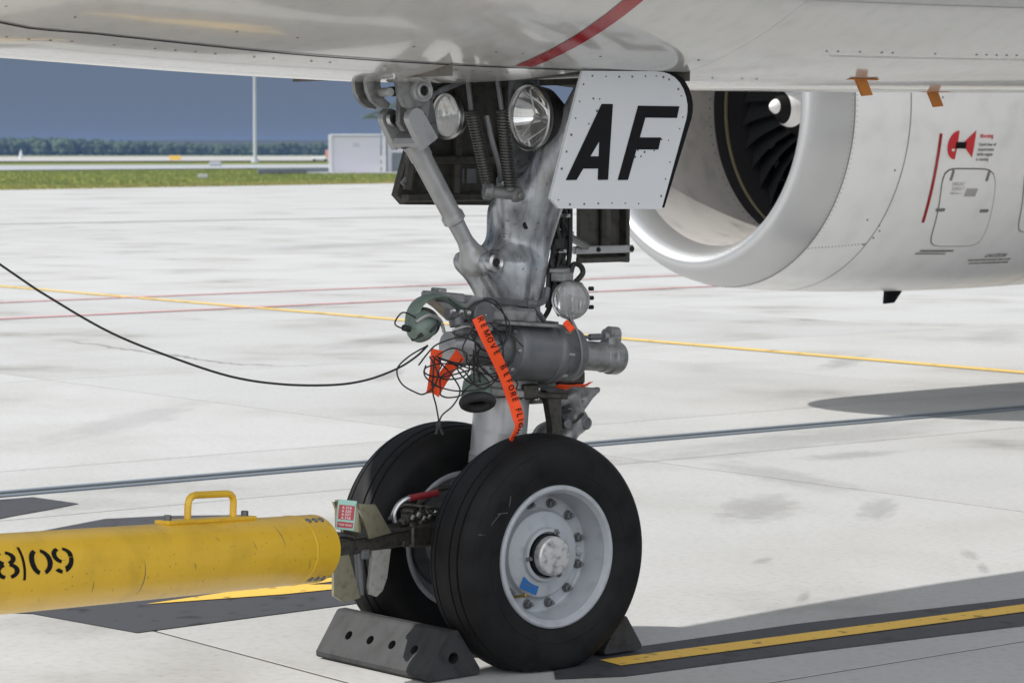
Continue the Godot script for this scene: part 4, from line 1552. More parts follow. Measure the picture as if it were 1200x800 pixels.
	for z in [-0.07, 0.07]:
		var arm := PackedVector2Array()
		for k in 13:
			var a := PI * k / 12.0
			arm.append(Vector2(cos(a) * 0.031, bl + sin(a) * 0.031))
		arm.append(Vector2(-0.035, bl - 0.095))
		arm.append(Vector2(0.035, bl - 0.095))
		s.prism(Transform3D(Basis(sd, up_, sd.cross(up_)), B0 + V(0, 0, z - 0.014)), arm, 0.028)
	var br := part("drag_brace", s, M.gear_clean, air, 36)
	s = Soup.new()
	s.lathe(Transform3D(Basis(V(1, 0, 0), V(0, 0, 1), V(0, -1, 0)), B1 + V(0, 0, -0.044)), [Vector2(0.013, 0.0), Vector2(0.013, 0.012), Vector2(0.024, 0.016), Vector2(0.027, 0.0)], 24)
	part("pin_ring", s, M.steel, br)
	s = Soup.new()
	s.cyl(B1 + V(0, 0, -0.085), B1 + V(0, 0, -0.035), 0.0132)
	part("pin", s, M.gap, br)
	# upper hinge bracket of the brace: lugs, a big eye, a roller
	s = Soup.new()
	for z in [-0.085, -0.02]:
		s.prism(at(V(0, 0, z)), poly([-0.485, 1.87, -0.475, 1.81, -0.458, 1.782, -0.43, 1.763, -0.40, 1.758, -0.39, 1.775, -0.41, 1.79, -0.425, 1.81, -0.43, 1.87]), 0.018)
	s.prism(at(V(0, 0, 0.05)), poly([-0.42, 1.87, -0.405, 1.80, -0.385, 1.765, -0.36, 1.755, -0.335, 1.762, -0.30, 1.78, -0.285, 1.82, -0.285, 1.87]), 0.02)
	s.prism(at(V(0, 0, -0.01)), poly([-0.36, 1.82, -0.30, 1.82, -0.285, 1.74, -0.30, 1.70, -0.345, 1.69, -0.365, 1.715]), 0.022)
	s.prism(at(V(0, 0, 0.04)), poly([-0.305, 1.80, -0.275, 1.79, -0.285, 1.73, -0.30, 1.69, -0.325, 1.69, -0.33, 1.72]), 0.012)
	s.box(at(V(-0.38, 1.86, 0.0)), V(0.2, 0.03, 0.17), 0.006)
	var hb := part("brace_hinge", s, M.gear_dirt_shade, air, 30)  # darker colour holds both grime and the shade of the wheel well
	s = Soup.new()
	s.lathe(Transform3D(Basis(V(1, 0, 0), V(0, 0, 1), V(0, -1, 0)), V(-0.33, 1.815, 0.085)), [Vector2(0.016, -0.02), Vector2(0.016, 0.012), Vector2(0.021, 0.016), Vector2(0.026, 0.012), Vector2(0.027, 0.006), Vector2(0.034, 0.008), Vector2(0.038, 0.0), Vector2(0.038, -0.03)], 30)
	part("eye", s, M.gear_clean, hb)
	s = Soup.new()
	s.cyl(V(-0.33, 1.815, -0.09), V(-0.33, 1.815, 0.09), 0.0155)
	part("pin", s, M.gap, hb)
	s = Soup.new()
	s.cyl(V(-0.31, 1.735, -0.05), V(-0.31, 1.735, 0.06), 0.014)
	part("pin", s, M.gap, hb)
	s = Soup.new()
	s.cyl(V(-0.425, 1.81, -0.09), V(-0.425, 1.81, 0.05), 0.014)
	part("roller", s, M.gear_clean, hb)
	s = Soup.new()
	s.cyl(V(-0.275, 1.805, 0.06), V(-0.13, 1.858, 0.06), 0.009, 0.012)
	s.box(Transform3D(Soup.along(V(-0.26, 1.81, 0.06), V(-0.13, 1.86, 0.06)).basis, V(-0.205, 1.832, 0.06)), V(0.022, 0.1, 0.022), 0.004)
	s.cyl(V(-0.285, 1.80, 0.03), V(-0.285, 1.80, 0.075), 0.014)
	s.prism(at(V(0, 0, 0.02)), poly([-0.285, 1.8, -0.26, 1.8, -0.235, 1.68, -0.25, 1.655, -0.275, 1.7, -0.28, 1.74]), 0.02)
	s.cyl(V(-0.262, 1.70, 0.01), V(-0.262, 1.70, 0.05), 0.016)
	part("lock_link", s, M.gear_dark, air)
	# two tension springs with their rods
	for e in [[V(-0.105, 1.86, 0.02), V(-0.09, 1.757, 0.02), V(-0.03, 1.52, 0.03)], [V(-0.05, 1.87, 0.1), V(-0.03, 1.757, 0.1), V(0.012, 1.51, 0.09)]]:
		var sp := node("retraction_spring", air)
		var c := Soup.new()
		var fx := Soup.along(e[1], e[2])
		var ln: float = (e[2] - e[1]).length()
		var pts := []
		for i in 27 * 12 + 1:
			var a := TAU * i / 12.0
			pts.append(fx * V(cos(a) * 0.0185, ln * i / (27.0 * 12), sin(a) * 0.0185))
		c.tube(pts, 0.0036, 5)
		part("coil", c, M.spring, sp, 60)
		c = Soup.new()
		c.cyl(e[0], e[1], 0.008)
		c.cyl(e[1], e[1] + (e[2] - e[1]) * 0.03, 0.02)
		c.cyl(e[2] - (e[2] - e[1]) * 0.02, e[2] + (e[2] - e[1]) * 0.03, 0.02)
		c.cyl(e[1], e[2], 0.0125)
		part("rod", c, M.gear_dark, sp)
	s = Soup.new()
	s.cyl(V(-0.06, 1.502, 0.055), V(0.035, 1.492, 0.09), 0.02)
	s.cyl(V(-0.066, 1.503, 0.052), V(-0.04, 1.5, 0.062), 0.027, 0.027, 20, 0.004)
	s.cyl(V(0.02, 1.492, 0.085), V(0.045, 1.49, 0.096), 0.027, 0.027, 20, 0.004)
	s.cyl(V(0.03, 1.487, 0.06), V(0.03, 1.487, 0.13), 0.012)
	part("spring_anchor", s, M.gear_dirt_shade, air)
	s = Soup.new()
	s.wire([V(-0.06, 1.74, 0.06), V(-0.045, 1.66, 0.07), V(-0.02, 1.59, 0.07), V(0.0, 1.53, 0.06)], 0.009)
	part("harness", s, M.gear_dark, air)
	# lamps
	lamp(air, "taxi_light", V(-0.06, 1.741, -0.15), V(-1, 0, 0), 0.074, 0.06, 2)
	lamp(air, "landing_light", V(0.067, 1.736, 0.12), V(-1, 0.0, 0.0), 0.104, 0.11, 0)
	lamp(air, "turnoff_light", V(0.194, 1.152, 0.17), V(-0.82, -0.06, 0.6), 0.061, 0.06, 1)
	s = Soup.new()
	s.box(at(V(0.24, 1.155, 0.12), 0, 38, 0), V(0.1, 0.1, 0.06), 0.008)
	s.box(at(V(0.20, 1.225, 0.12), 0, 30, 0), V(0.08, 0.03, 0.05), 0.004)
	s.box(at(V(0.19, 1.245, 0.12), 0, 30, 0), V(0.065, 0.015, 0.05), 0.003)
	part("light_bracket", s, M.gear_dirt_shade, air)
	s = Soup.new()
	for e in [-0.03, 0.0, 0.03]:
		s.cyl(V(0.285, 1.155 + e, 0.15), V(0.3, 1.155 + e, 0.16), 0.007)
	part("connector", s, M.gap, air)
	# hoses and pipes down the aft side
	s = Soup.new()
	for w in [[V(0.324, 1.46, -0.05), V(0.293, 1.355, -0.033), V(0.297, 1.285, -0.017), V(0.259, 1.216, 0.0), V(0.22, 1.12, 0.02)], [V(0.29, 1.5, 0.05), V(0.276, 1.329, 0.067), V(0.256, 1.261, 0.083), V(0.235, 1.207, 0.1)], [V(0.301, 1.5, 0.0), V(0.302, 1.369, 0.013), V(0.263, 1.315, 0.025), V(0.218, 1.261, 0.038), V(0.19, 1.18, 0.06)],
		[V(0.30, 1.5, 0.02), V(0.27, 1.42, 0.03), V(0.30, 1.34, 0.03), V(0.25, 1.29, 0.05), V(0.26, 1.2, 0.05)], [V(0.33, 1.5, -0.02), V(0.31, 1.41, -0.02), V(0.25, 1.36, 0.0), V(0.28, 1.3, 0.0), V(0.22, 1.23, 0.02)], [V(0.21, 1.29, 0.06), V(0.175, 1.26, 0.09), V(0.16, 1.2, 0.10), V(0.165, 1.13, 0.10), V(0.13, 1.09, 0.11)]]:
		s.wire(w, 0.0085)
	s.wire([V(0.274, 1.206, 0.1), V(0.303, 1.233, 0.1), V(0.292, 1.257, 0.1), V(0.263, 1.261, 0.1), V(0.249, 1.22, 0.1)], 0.009)
	for w in [[V(0.215, 1.46, 0.07), V(0.205, 1.38, 0.09), V(0.225, 1.31, 0.08), V(0.20, 1.24, 0.09), V(0.19, 1.16, 0.1)], [V(0.24, 1.5, 0.08), V(0.262, 1.40, 0.05), V(0.235, 1.33, 0.07), V(0.25, 1.26, 0.06), V(0.215, 1.19, 0.08)], [V(0.34, 1.46, -0.02), V(0.325, 1.38, -0.02), V(0.30, 1.30, 0.0), V(0.30, 1.22, 0.02), V(0.265, 1.17, 0.06)], [V(0.20, 1.34, 0.08), V(0.17, 1.27, 0.105), V(0.19, 1.21, 0.105), V(0.17, 1.15, 0.11), V(0.19, 1.1, 0.12)]]:
		s.wire(w, 0.0075)
	s.box(at(V(0.215, 1.33, 0.07)), V(0.04, 0.045, 0.04), 0.008)
	s.box(at(V(0.225, 1.235, 0.08)), V(0.035, 0.06, 0.04), 0.008)
	s.cyl(V(0.25, 1.28, 0.05), V(0.25, 1.36, 0.05), 0.018)
	s.box(at(V(0.27, 1.315, 0.02)), V(0.05, 0.06, 0.05), 0.01)
	s.box(at(V(0.285, 1.40, 0.0)), V(0.04, 0.05, 0.04), 0.01)
	var hn_ := part("hose", s, M.hose, air)
	for e in [[0.245, 1.42, 0.075], [0.225, 1.305, 0.08], [0.20, 1.215, 0.095], [0.305, 1.36, 0.02], [0.275, 1.25, 0.06]]:
		s = Soup.new()
		s.ring(at(V(e[0], e[1], e[2]), 12, 0, 8), 0.0125, 0.0035, 16, 6)
		s.box(at(V(e[0] + 0.014, e[1], e[2] + 0.004)), V(0.014, 0.012, 0.01), 0.002)
		part("clamp", s, M.steel, hn_)
	s = Soup.new()
	s.wire([V(0.2, 1.169, 0.16), V(0.207, 1.078, 0.152), V(0.225, 1.043, 0.145), V(0.297, 1.026, 0.137), V(0.354, 1.027, 0.13)], 0.0055)
	s.cyl(V(0.3, 1.026, 0.137), V(0.355, 1.025, 0.13), 0.011, 0.011, 8)
	s.wire([V(0.168, 1.098, 0.2), V(0.186, 1.034, 0.225), V(0.19, 0.965, 0.232), V(0.18, 0.919, 0.215), V(0.156, 0.898, 0.19)], 0.006)
	s.wire([V(-0.19, 1.10, 0.15), V(-0.185, 1.14, 0.145), V(-0.14, 1.16, 0.14), V(-0.021, 1.151, 0.135), V(0.066, 1.14, 0.135), V(0.118, 1.152, 0.13), V(0.14, 1.19, 0.12)], 0.011)
	s.wire([V(0.06, 1.145, 0.13), V(0.09, 1.11, 0.14), V(0.12, 1.08, 0.13)], 0.009)
	s.cyl(V(0.04, 1.143, 0.135), V(0.075, 1.14, 0.135), 0.016, 0.016, 8)
	part("pipe", s, M.gear_dark, air)
	s = Soup.new()
	s.box(at(V(-0.03, 1.11, 0.11), 0, 0, -5), V(0.20, 0.05, 0.10), 0.01)
	s.box(at(V(0.0, 1.083, 0.15), 0, 0, -5), V(0.24, 0.012, 0.14), 0.003)
	part("actuator_saddle", s, M.gear_dirt_shade, air)
	s = Soup.new()
	s.cyl(V(-0.085, 1.235, 0.075), V(-0.02, 1.125, 0.09), 0.014)
	s.cyl(V(-0.03, 1.13, 0.08), V(0.01, 1.10, 0.10), 0.02)
	part("stop_link", s, M.gear_dirt_shade, air)
	# valve block on the forward side
	var vb := Soup.new()
	vb.box(at(V(-0.285, 1.175, 0.13), 0, 0, -6), V(0.12, 0.032, 0.08), 0.006)
	vb.box(at(V(-0.31, 1.19, 0.14), 0, 0, -6), V(0.03, 0.03, 0.05), 0.004)
	vb.prism(at(V(0, 0, 0.10)), poly([-0.34, 1.165, -0.22, 1.155, -0.2, 1.18, -0.16, 1.17, -0.15, 1.11, -0.2, 1.085, -0.25, 1.10, -0.3, 1.14]), 0.07)
	var vn := part("valve_block", vb, M.gear_dirt_shade, air)
	vb = Soup.new()
	vb.cyl(V(-0.26, 1.125, 0.16), V(-0.26, 1.085, 0.17), 0.024)
	vb.cyl(V(-0.30, 1.125, 0.17), V(-0.22, 1.115, 0.17), 0.017)
	vb.cyl(V(-0.19, 1.12, 0.09), V(-0.175, 1.118, 0.2), 0.045)
	vb.box(at(V(-0.24, 1.078, 0.18)), V(0.05, 0.04, 0.04), 0.006)
	part("valve", vb, M.gear_dark, vn)
	vb = Soup.new()
	for i in 5:
		vb.cyl(V(-0.3 + i * 0.03, 1.135 - i * 0.004, 0.19), V(-0.285 + i * 0.03, 1.134 - i * 0.004, 0.192), 0.009, 0.009, 8)
	vb.wire([V(-0.30, 1.075, 0.2), V(-0.26, 1.085, 0.21), V(-0.22, 1.082, 0.21), V(-0.18, 1.095, 0.2)], 0.005)
	part("fitting", vb, M.steel, vn)

func lamp(air: Node3D, called: String, c: Vector3, f: Vector3, r: float, depth: float, look_: int) -> void:
	var o := node(called, air)
	f = f.normalized()
	var X := Soup.along(c, c + f)
	var s := Soup.new()
	s.lathe(X, [Vector2(r * 0.99, -0.014), Vector2(r * 1.03, -0.008), Vector2(r * 1.035, 0.004), Vector2(r * 0.99, 0.008), Vector2(r * 0.93, 0.004), Vector2(r * 0.92, -0.004)], 44)
	part("bezel", s, M.steel, o)
	s = Soup.new()
	s.lathe(X, [Vector2(0, -depth), Vector2(r * 0.55, -depth), Vector2(r * 0.9, -depth * 0.55), Vector2(r * 0.985, -0.012)], 36)
	part("housing", s, M.head_dark, o)
	s = Soup.new()
	s.grid(func(u: float, v: float):
		var a: float = TAU * u
		var rr: float = r * 0.915 * v
		var h := -depth * 0.75 + (depth * 0.75 - 0.008) * v * v
		if look_ > 0:
			h += (0.0028 * absf(sin(rr * cos(a) / r * 13.0)) + 0.001 * sin(rr * sin(a) / r * 9.0)) * (1.0 - pow(v, 8.0))
		return X * V(rr * cos(a), h, rr * sin(a)), 72, 18)
	part("reflector", s, M.mirror, o, 60)
	s = Soup.new()
	s.cyl(X * V(0, -depth * 0.7, 0), X * V(0, -depth * 0.25, 0), 0.006)
	s.cyl(X * V(0, -depth * 0.3, 0), X * V(0, -depth * 0.2, 0), r * 0.12)
	if look_ == 0:
		for i in 3:
			var a := TAU * i / 3 + 0.3
			s.cyl(X * V(0, -depth * 0.22, 0), X * V(cos(a) * r * 0.85, -0.016, sin(a) * r * 0.85), 0.003, 0.003, 6)
	part("bulb", s, M.steel, o)
	# lens: a thin dome, fluted on the smaller lamps
	s = Soup.new()
	var n := 22
	s.grid(func(u: float, v: float):
		var rr: float = r * 0.915 * v
		var a: float = TAU * u
		var h := 0.012 * (1.0 - v * v)
		var x := rr * cos(a)
		var z := rr * sin(a)
		if look_ > 0:
			h += 0.0016 * (absf(sin(x / r * 15.0)) + 0.6 * absf(sin(z / r * 7.0))) * (1.0 - pow(v, 6.0))
		return X * V(x, h, z), 64, n)
	part("lens", s, [M.glass, M.fluted_clear, M.fluted][look_], o, 30)

# ------------------------------------------------------------------ gear doors
func make_doors(air: Node3D) -> void:
	var outline := poly([0.038, 1.875, 0.33, 1.879, 0.366, 1.877, 0.392, 1.8715, 0.416, 1.861, 0.437, 1.845, 0.453, 1.824, 0.464, 1.8, 0.470, 1.775, 0.4695, 1.752, 0.465, 1.73, 0.362, 1.445, -0.056, 1.452, -0.09, 1.484])
	for side in [1.0, -1.0]:
		var d := node("gear_door", air)
		var s := Soup.new()
		var z0: float = 0.42 * side
		s.prism(at(V(0, 0, z0 - (0.012 if side > 0 else 0.0))), outline, 0.012)
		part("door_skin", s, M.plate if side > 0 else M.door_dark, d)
		# dark inner frame, standing a little out of the edge
		s = Soup.new()
		var big := PackedVector2Array()
		for q in outline:
			big.append(q + Vector2(0.036 - 0.012 * smoothstep(1.62, 1.45, q.y), 0.004) if side > 0 else q)
		s.prism(at(V(0, 0, z0 - 0.034 if side > 0 else z0 + 0.014)), big, 0.02)
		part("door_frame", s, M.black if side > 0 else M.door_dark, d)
		if side > 0:
			tag(d, "silver gear door lettered AF on its outer face")
			var ls := Soup.new()
			letters(ls, z0 + 0.0005)
			part("lettering", ls, M.black, d)
			var rv := Soup.new()
			var rng := RandomNumberGenerator.new()
			rng.seed = 8
			var inner := []
			for i in outline.size():
				var a := outline[i]
				var b := outline[(i + 1) % outline.size()]
				var k := maxi(1, int(round((b - a).length() / 0.058)))
				for j in k:
					var q := a.lerp(b, (j + 0.5) / k)
					inner.append(q + (Vector2(0.19, 1.66) - q).normalized() * 0.018)
			for e in [[0.08, 1.79], [0.105, 1.789], [0.068, 1.75], [0.095, 1.752], [0.062, 1.712], [0.24, 1.625], [0.262, 1.632], [0.25, 1.61], [0.275, 1.612], [0.30, 1.66], [0.36, 1.665], [0.39, 1.662], [0.38, 1.7], [0.40, 1.70], [0.29, 1.625], [0.33, 1.63]]:
				inner.append(Vector2(e[0], e[1]))
			for q in inner:
				if rng.randf() < 0.12:
					continue
				var r := rng.randf_range(0.0022, 0.0042)
				rv.lathe(Transform3D(Basis(V(1, 0, 0), V(0, 0, 1), V(0, -1, 0)), V(q.x, q.y, z0)), [Vector2(0, 0.0022), Vector2(r, 0.0015), Vector2(r * 1.1, 0)], 7)
			tag(part("door_rivets", rv, M.gear_dark, d), "small dark rivets of the lettered door", "", "", "stuff")
		else:
			tag(d, "dark inner face of the opposite gear door")
			s = Soup.new()
			for q in [[-0.06, 1.6, 0.42, 0.03], [-0.075, 1.475, 0.45, 0.03]]:
				s.box(at(V(q[0] + q[2] / 2, q[1], z0 + 0.05)), V(q[2], q[3], 0.04), 0.006)
			for q in [[0.0, 1.84, -0.06, 1.50], [0.36, 1.84, 0.33, 1.47], [0.16, 1.84, 0.14, 1.47]]:
				s.tube([V(q[0], q[1], z0 + 0.05), V(q[2], q[3], z0 + 0.05)], 0.018, 6)
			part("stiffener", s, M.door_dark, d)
			s = Soup.new()
			s.box(at(V(0.16, 1.545, z0 + 0.036)), V(0.05, 0.05, 0.004), 0.001)
			s.box(at(V(0.215, 1.545, z0 + 0.036)), V(0.04, 0.05, 0.004), 0.001)
			part("plate", s, M.gear_dark, d)
			s = Soup.new()
			s.tube([V(-0.08, 1.52, z0 + 0.05), V(-0.02, 1.58, z0 + 0.05), V(-0.06, 1.62, z0 + 0.05)], 0.01, 6)
			part("hinge_arm", s, M.gear_dirt_shade, d)
	# fixed door on the leg's aft side
	var ld := node("leg_door", air)
	var s2 := Soup.new()
	s2.box(at(V(0.62, 1.555, -0.20), 0, 0, 0), V(0.19, 0.61, 0.02), 0.006)
	s2.box(at(V(0.712, 1.555, -0.18)), V(0.016, 0.61, 0.06), 0.004)
	s2.box(at(V(0.62, 1.262, -0.18)), V(0.19, 0.018, 0.06), 0.004)
	s2.box(at(V(0.63, 1.44, -0.175)), V(0.04, 0.3, 0.03), 0.01)
	part("panel", s2, M.door_dark, ld)
	s2 = Soup.new()
	s2.box(at(V(0.59, 1.297, -0.14)), V(0.26, 0.026, 0.02), 0.004)
	part("cross_bar", s2, M.gear_clean, ld)
	s2 = Soup.new()
	s2.cyl(V(0.56, 1.297, -0.132), V(0.56, 1.297, -0.124), 0.008)
	s2.cyl(V(0.708, 1.297, -0.132), V(0.708, 1.297, -0.124), 0.009)
	part("bolt", s2, M.gap, ld)
	s2 = Soup.new()
	s2.tube([V(0.3, 1.36, 0.0), V(0.5, 1.31, -0.12)], 0.013, 7)
	s2.tube([V(0.3, 1.5, 0.0), V(0.56, 1.5, -0.18)], 0.013, 7)
	part("stay", s2, M.gear_dark, ld)

func letters(s: Soup, z: float) -> void:
	var t := 0.0018
	var x := at(V(0, 0, z))
	# A: two legs and a bar, the counter left open
	s.prism(x, poly([-0.030, 1.539, 0.113, 1.774, 0.136, 1.774, 0.135, 1.70, 0.012, 1.539]), t)
	s.prism(x, poly([0.135, 1.70, 0.136, 1.774, 0.158, 1.774, 0.139, 1.539, 0.098, 1.539, 0.104, 1.66]), t)
	s.prism(x, poly([0.0386, 1.574, 0.0675, 1.612, 0.1018, 1.612, 0.0998, 1.574]), t)
	# F
	s.prism(x, poly([0.179, 1.538, 0.262, 1.770, 0.305, 1.770, 0.2205, 1.538]), t)
	s.prism(x, poly([0.2915, 1.733, 0.305, 1.770, 0.434, 1.770, 0.424, 1.733]), t)
	s.prism(x, poly([0.2551, 1.633, 0.269, 1.671, 0.357, 1.671, 0.346, 1.633]), t)

# ------------------------------------------------------------------ tow bar
func make_tow_bar() -> void:
	var tb := node("tow_bar", self)
	tag(tb, "yellow tow bar with a top handle coupled to the nose gear", "tow bar")
	var A := V(-0.73, 0.418, 0.057)
	var B := V(-2.06, 0.537, 0.62)
	var d := (B - A).normalized()
	var E := A + d * 4.2
	var X := Soup.along(A, E)
	# X: y along the bar away from the gear; find the axes up and sideways
	var side := d.cross(Vector3.UP).normalized()
	var upv := side.cross(d).normalized()
	var s := Soup.new()
	var R := 0.1045
	s.lathe(X, [Vector2(R - 0.012, 0.03), Vector2(R - 0.008, 0.0), Vector2(R - 0.001, 0.0), Vector2(R, 0.002), Vector2(R, 2.1), Vector2(R, 4.2), Vector2(0, 4.2)], 64)
	var tube_ := part("tube", s, M.bar_yellow, tb)
	s = Soup.new()
	s.lathe(X, [Vector2(0.0, 0.02), Vector2(R - 0.012, 0.02)], 32)
	part("end_plug", s, M.head_dark, tube_)
	# rivets at the end, in two rows of three seen from here and two behind
	s = Soup.new()
	for ang in [62.0, -52.0, 180.0 - 62.0, 180.0 + 52.0]:
		for k in 3:
			var a := deg_to_rad(ang)
			var nr := (side * cos(a) * -1.0 + upv * sin(a))
			if nr.z < -2.0:
				nr = nr
			var c := A + d * (0.035 + k * 0.034) + nr * R
			s.cyl(c - nr * 0.002, c + nr * 0.004, 0.011, 0.010, 12, 0.002)
	part("rivet", s, M.gear_dark, tube_)
	for e in [[0.3, 0.2, 1.0, 0.0016], [0.98, -0.9, 0.25, 0.0018], [0.62, 0.55, 0.7, 0.0014], [0.45, 0.2, 0.5, 0.0012], [0.75, -0.2, 0.05, 0.0016], [1.2, -0.6, -0.2, 0.0013], [0.16, -0.5, -0.1, 0.0014]]:
		s = Soup.new()
		s.grid(func(u: float, v: float):
			var a: float = lerpf(e[1], e[2], u)
			var nr := -side * cos(a) + upv * sin(a)
			return A + d * (e[0] + 0.012 * u * u + (v - 0.5) * 2.0 * e[3] * sin(u * PI)) + nr * (R + 0.0006), 16, 1)
		part("scratch", s, M.gear_dark, tube_)
	s = Soup.new()
	s.lathe(X, [Vector2(R, 0.118), Vector2(R + 0.0016, 0.122), Vector2(R + 0.0016, 0.127), Vector2(R, 0.131)], 64)
	part("weld_bead", s, M.bar_yellow, tube_)
	# carrying handle on a foot plate
	var base := func(t: float, h: float, o: float) -> Vector3: return A + d * t + upv * (R + h) - side * o
	s = Soup.new()
	var f0: float = 0.34
	var f1: float = 0.78
	s.box(Transform3D(Basis(d, upv, d.cross(upv)), base.call((f0 + f1) / 2, 0.003, 0.0)), V(f1 - f0, 0.012, 0.05), 0.003)
	var pts := [base.call(0.43, 0.004, 0.0), base.call(0.43, 0.05, 0.0), base.call(0.435, 0.065, 0.0), base.call(0.447, 0.073, 0.0), base.call(0.465, 0.076, 0), base.call(0.62, 0.076, 0), base.call(0.638, 0.073, 0), base.call(0.65, 0.065, 0), base.call(0.655, 0.05, 0), base.call(0.655, 0.004, 0)]
	s.tube(pts, 0.0105, 10)
	part("handle", s, M.bar_yellow, tb)
	s = Soup.new()
	for t in [f0 + 0.03, f1 - 0.03]:
		s.cyl(base.call(t, 0.006, 0.0), base.call(t, 0.024, 0.0), 0.011, 0.011, 6, 0.002)
	part("handle_bolt", s, M.gear_dark, tb)
	# stencilled date, wrapped round the tube's near side
	s = Soup.new()
	var put_arc := func(cx: float, cy: float, rx: float, ry: float, w: float, a0: float, a1: float) -> void:
		s.grid(func(u: float, v: float):
			var a := deg_to_rad(lerpf(a0, a1, u))
			var k := 1.0 + (v - 0.5) * 2.0 * w / rx
			var k2 := 1.0 + (v - 0.5) * 2.0 * w * 0.7 / ry
			return bar_pt(A, d, side, upv, R, cx + cos(a) * rx * k, cy + sin(a) * ry * k2), 10, 2)
	# along runs from the reader's left (far along the bar) to the right
	var h := 0.064
	# 8
	put_arc.call(0.016, 0.016, 0.022, 0.0155, 0.0065, 108, 252)
	put_arc.call(0.016, 0.016, 0.022, 0.0155, 0.0065, -72, 72)
	put_arc.call(0.016, -0.018, 0.025, 0.0165, 0.0065, 108, 252)
	put_arc.call(0.016, -0.018, 0.025, 0.0165, 0.0065, -72, 72)
	# slash
	s.grid(func(u: float, v: float): return bar_pt(A, d, side, upv, R, 0.056 + 0.004 * u + 0.007 * v, -0.045 + 0.09 * u), 8, 1)
	# 0
	put_arc.call(0.108, 0.0, 0.024, 0.031, 0.007, 108, 252)
	put_arc.call(0.108, 0.0, 0.024, 0.031, 0.007, -72, 72)
	# 9
	put_arc.call(0.170, 0.013, 0.022, 0.0185, 0.0065, 108, 252)
	put_arc.call(0.170, 0.013, 0.022, 0.0185, 0.0065, -20, 72)
	s.grid(func(u: float, v: float):
		var a := deg_to_rad(lerpf(-5.0, -78.0, u))
		var k := 1.0 + (v - 0.5) * 0.46
		return bar_pt(A, d, side, upv, R, 0.166 + cos(a) * 0.026 * k, 0.008 + sin(a) * 0.034 * k), 10, 2)
	put_arc.call(0.166, -0.012, 0.022, 0.019, 0.0065, 215, 262)
	# 0 before the 8, mostly out of the picture
	put_arc.call(-0.056, 0.0, 0.024, 0.031, 0.007, 108, 252)
	put_arc.call(-0.056, 0.0, 0.024, 0.031, 0.007, -72, 72)
	part("date_stencil", s, M.black, tube_)
	# coupling head: beam, shear plates, placard, side plates, lever
	s = Soup.new()
	s.box(Transform3D(Basis(V(1, 0.05, 0).normalized(), V(-0.05, 1, 0).normalized(), V(0, 0, 1)), V(-0.40, 0.414, 0.0)), V(0.5, 0.05, 0.07), 0.005)
	s.box(at(V(-0.36, 0.447, 0.0), 0, 0, 3), V(0.42, 0.012, 0.10), 0.003)
	s.box(at(V(-0.25, 0.42, 0.0)), V(0.2, 0.07, 0.11), 0.006)
	part("head_beam", s, M.head_dark, tb)
	s = Soup.new()
	s.cyl(V(-0.165, 0.37, -0.07), V(-0.165, 0.37, 0.07), 0.018)
	s.cyl(V(-0.34, 0.395, -0.05), V(-0.34, 0.46, 0.045), 0.012)
	s.cyl(V(-0.37, 0.40, 0.036), V(-0.37, 0.40, 0.048), 0.011)
	for i in 7:
		s.box(at(V(-0.36 + i * 0.03, 0.468 + 0.012 * sin(i * 2.3), 0.025 * cos(i * 1.7)), 10 * i, 20 * i, 15), V(0.035, 0.024, 0.03), 0.006)
	s.cyl(V(-0.36, 0.47, 0.03), V(-0.24, 0.485, 0.03), 0.011)
	for i in 5:
		s.ring(at(V(-0.30 + i * 0.02, 0.5 - i * 0.006, 0.045), 70 - i * 25, 30 * i, 0), 0.012, 0.004, 12, 6)
	part("latch_gear", s, M.head_dark, tb)
	var sc := Soup.new()
	for i in 6:
		sc.cyl(V(-0.35 + i * 0.022, 0.475 + 0.008 * sin(i * 2.0), 0.05), V(-0.345 + i * 0.022, 0.49 + 0.008 * sin(i * 2.0), 0.055), 0.006, 0.006, 8)
	part("latch_screw", sc, M.steel, tb)
	# angled side plates (yellow-zinc), upper and lower, on both sides of the beam
	s = Soup.new()
	s.loft([plate_ring([V(-0.56, 0.542, 0.06), V(-0.495, 0.535, 0.06), V(-0.435, 0.442, 0.06), V(-0.52, 0.430, 0.06)], -0.012), plate_ring([V(-0.56, 0.542, 0.06), V(-0.495, 0.535, 0.06), V(-0.435, 0.442, 0.06), V(-0.52, 0.430, 0.06)], 0.0)])
	s.box(at(V(-0.545, 0.495, -0.02)), V(0.012, 0.09, 0.13), 0.002)
	s.prism(at(V(0, 0, -0.085)), poly([-0.56, 0.535, -0.495, 0.528, -0.435, 0.442, -0.52, 0.43]), 0.01)
	part("upper_guard", s, M.galv, tb)
	s = Soup.new()
	s.prism(at(V(-0.035, 0, 0.022)), poly([-0.60, 0.39, -0.545, 0.39, -0.50, 0.245, -0.56, 0.235, -0.60, 0.26]), 0.012)
	part("lower_guard", s, M.galv, tb)
	s = Soup.new()
	var lp := poly([-0.50, 0.39, -0.43, 0.39, -0.445, 0.30, -0.462, 0.262, -0.485, 0.245, -0.51, 0.255, -0.515, 0.28])
	s.prism(at(V(0, 0, 0.038)), lp, 0.012)
	part("shear_plate", s, M.zinc, tb)
	s = Soup.new()
	s.cyl(V(-0.535, 0.39, 0.02), V(-0.525, 0.25, 0.02), 0.012)
	s.box(at(V(-0.52, 0.38, 0.02)), V(0.03, 0.03, 0.05), 0.004)
	part("stay", s, M.gear_dark, tb)
	# placard facing forward and up, on the upper guard
	var pn := node("placard", tb)
	var q0 := V(-0.60, 0.565, -0.02)
	var pb := Basis(V(0.36, -0.1, 0.93).normalized(), 0.0)
	var px := Transform3D(Basis.from_euler(Vector3(deg_to_rad(-12), deg_to_rad(-37), deg_to_rad(-6))), V(-0.585, 0.507, 0.03)).scaled_local(Vector3(0.66, 0.64, 1.0))
	s = Soup.new()
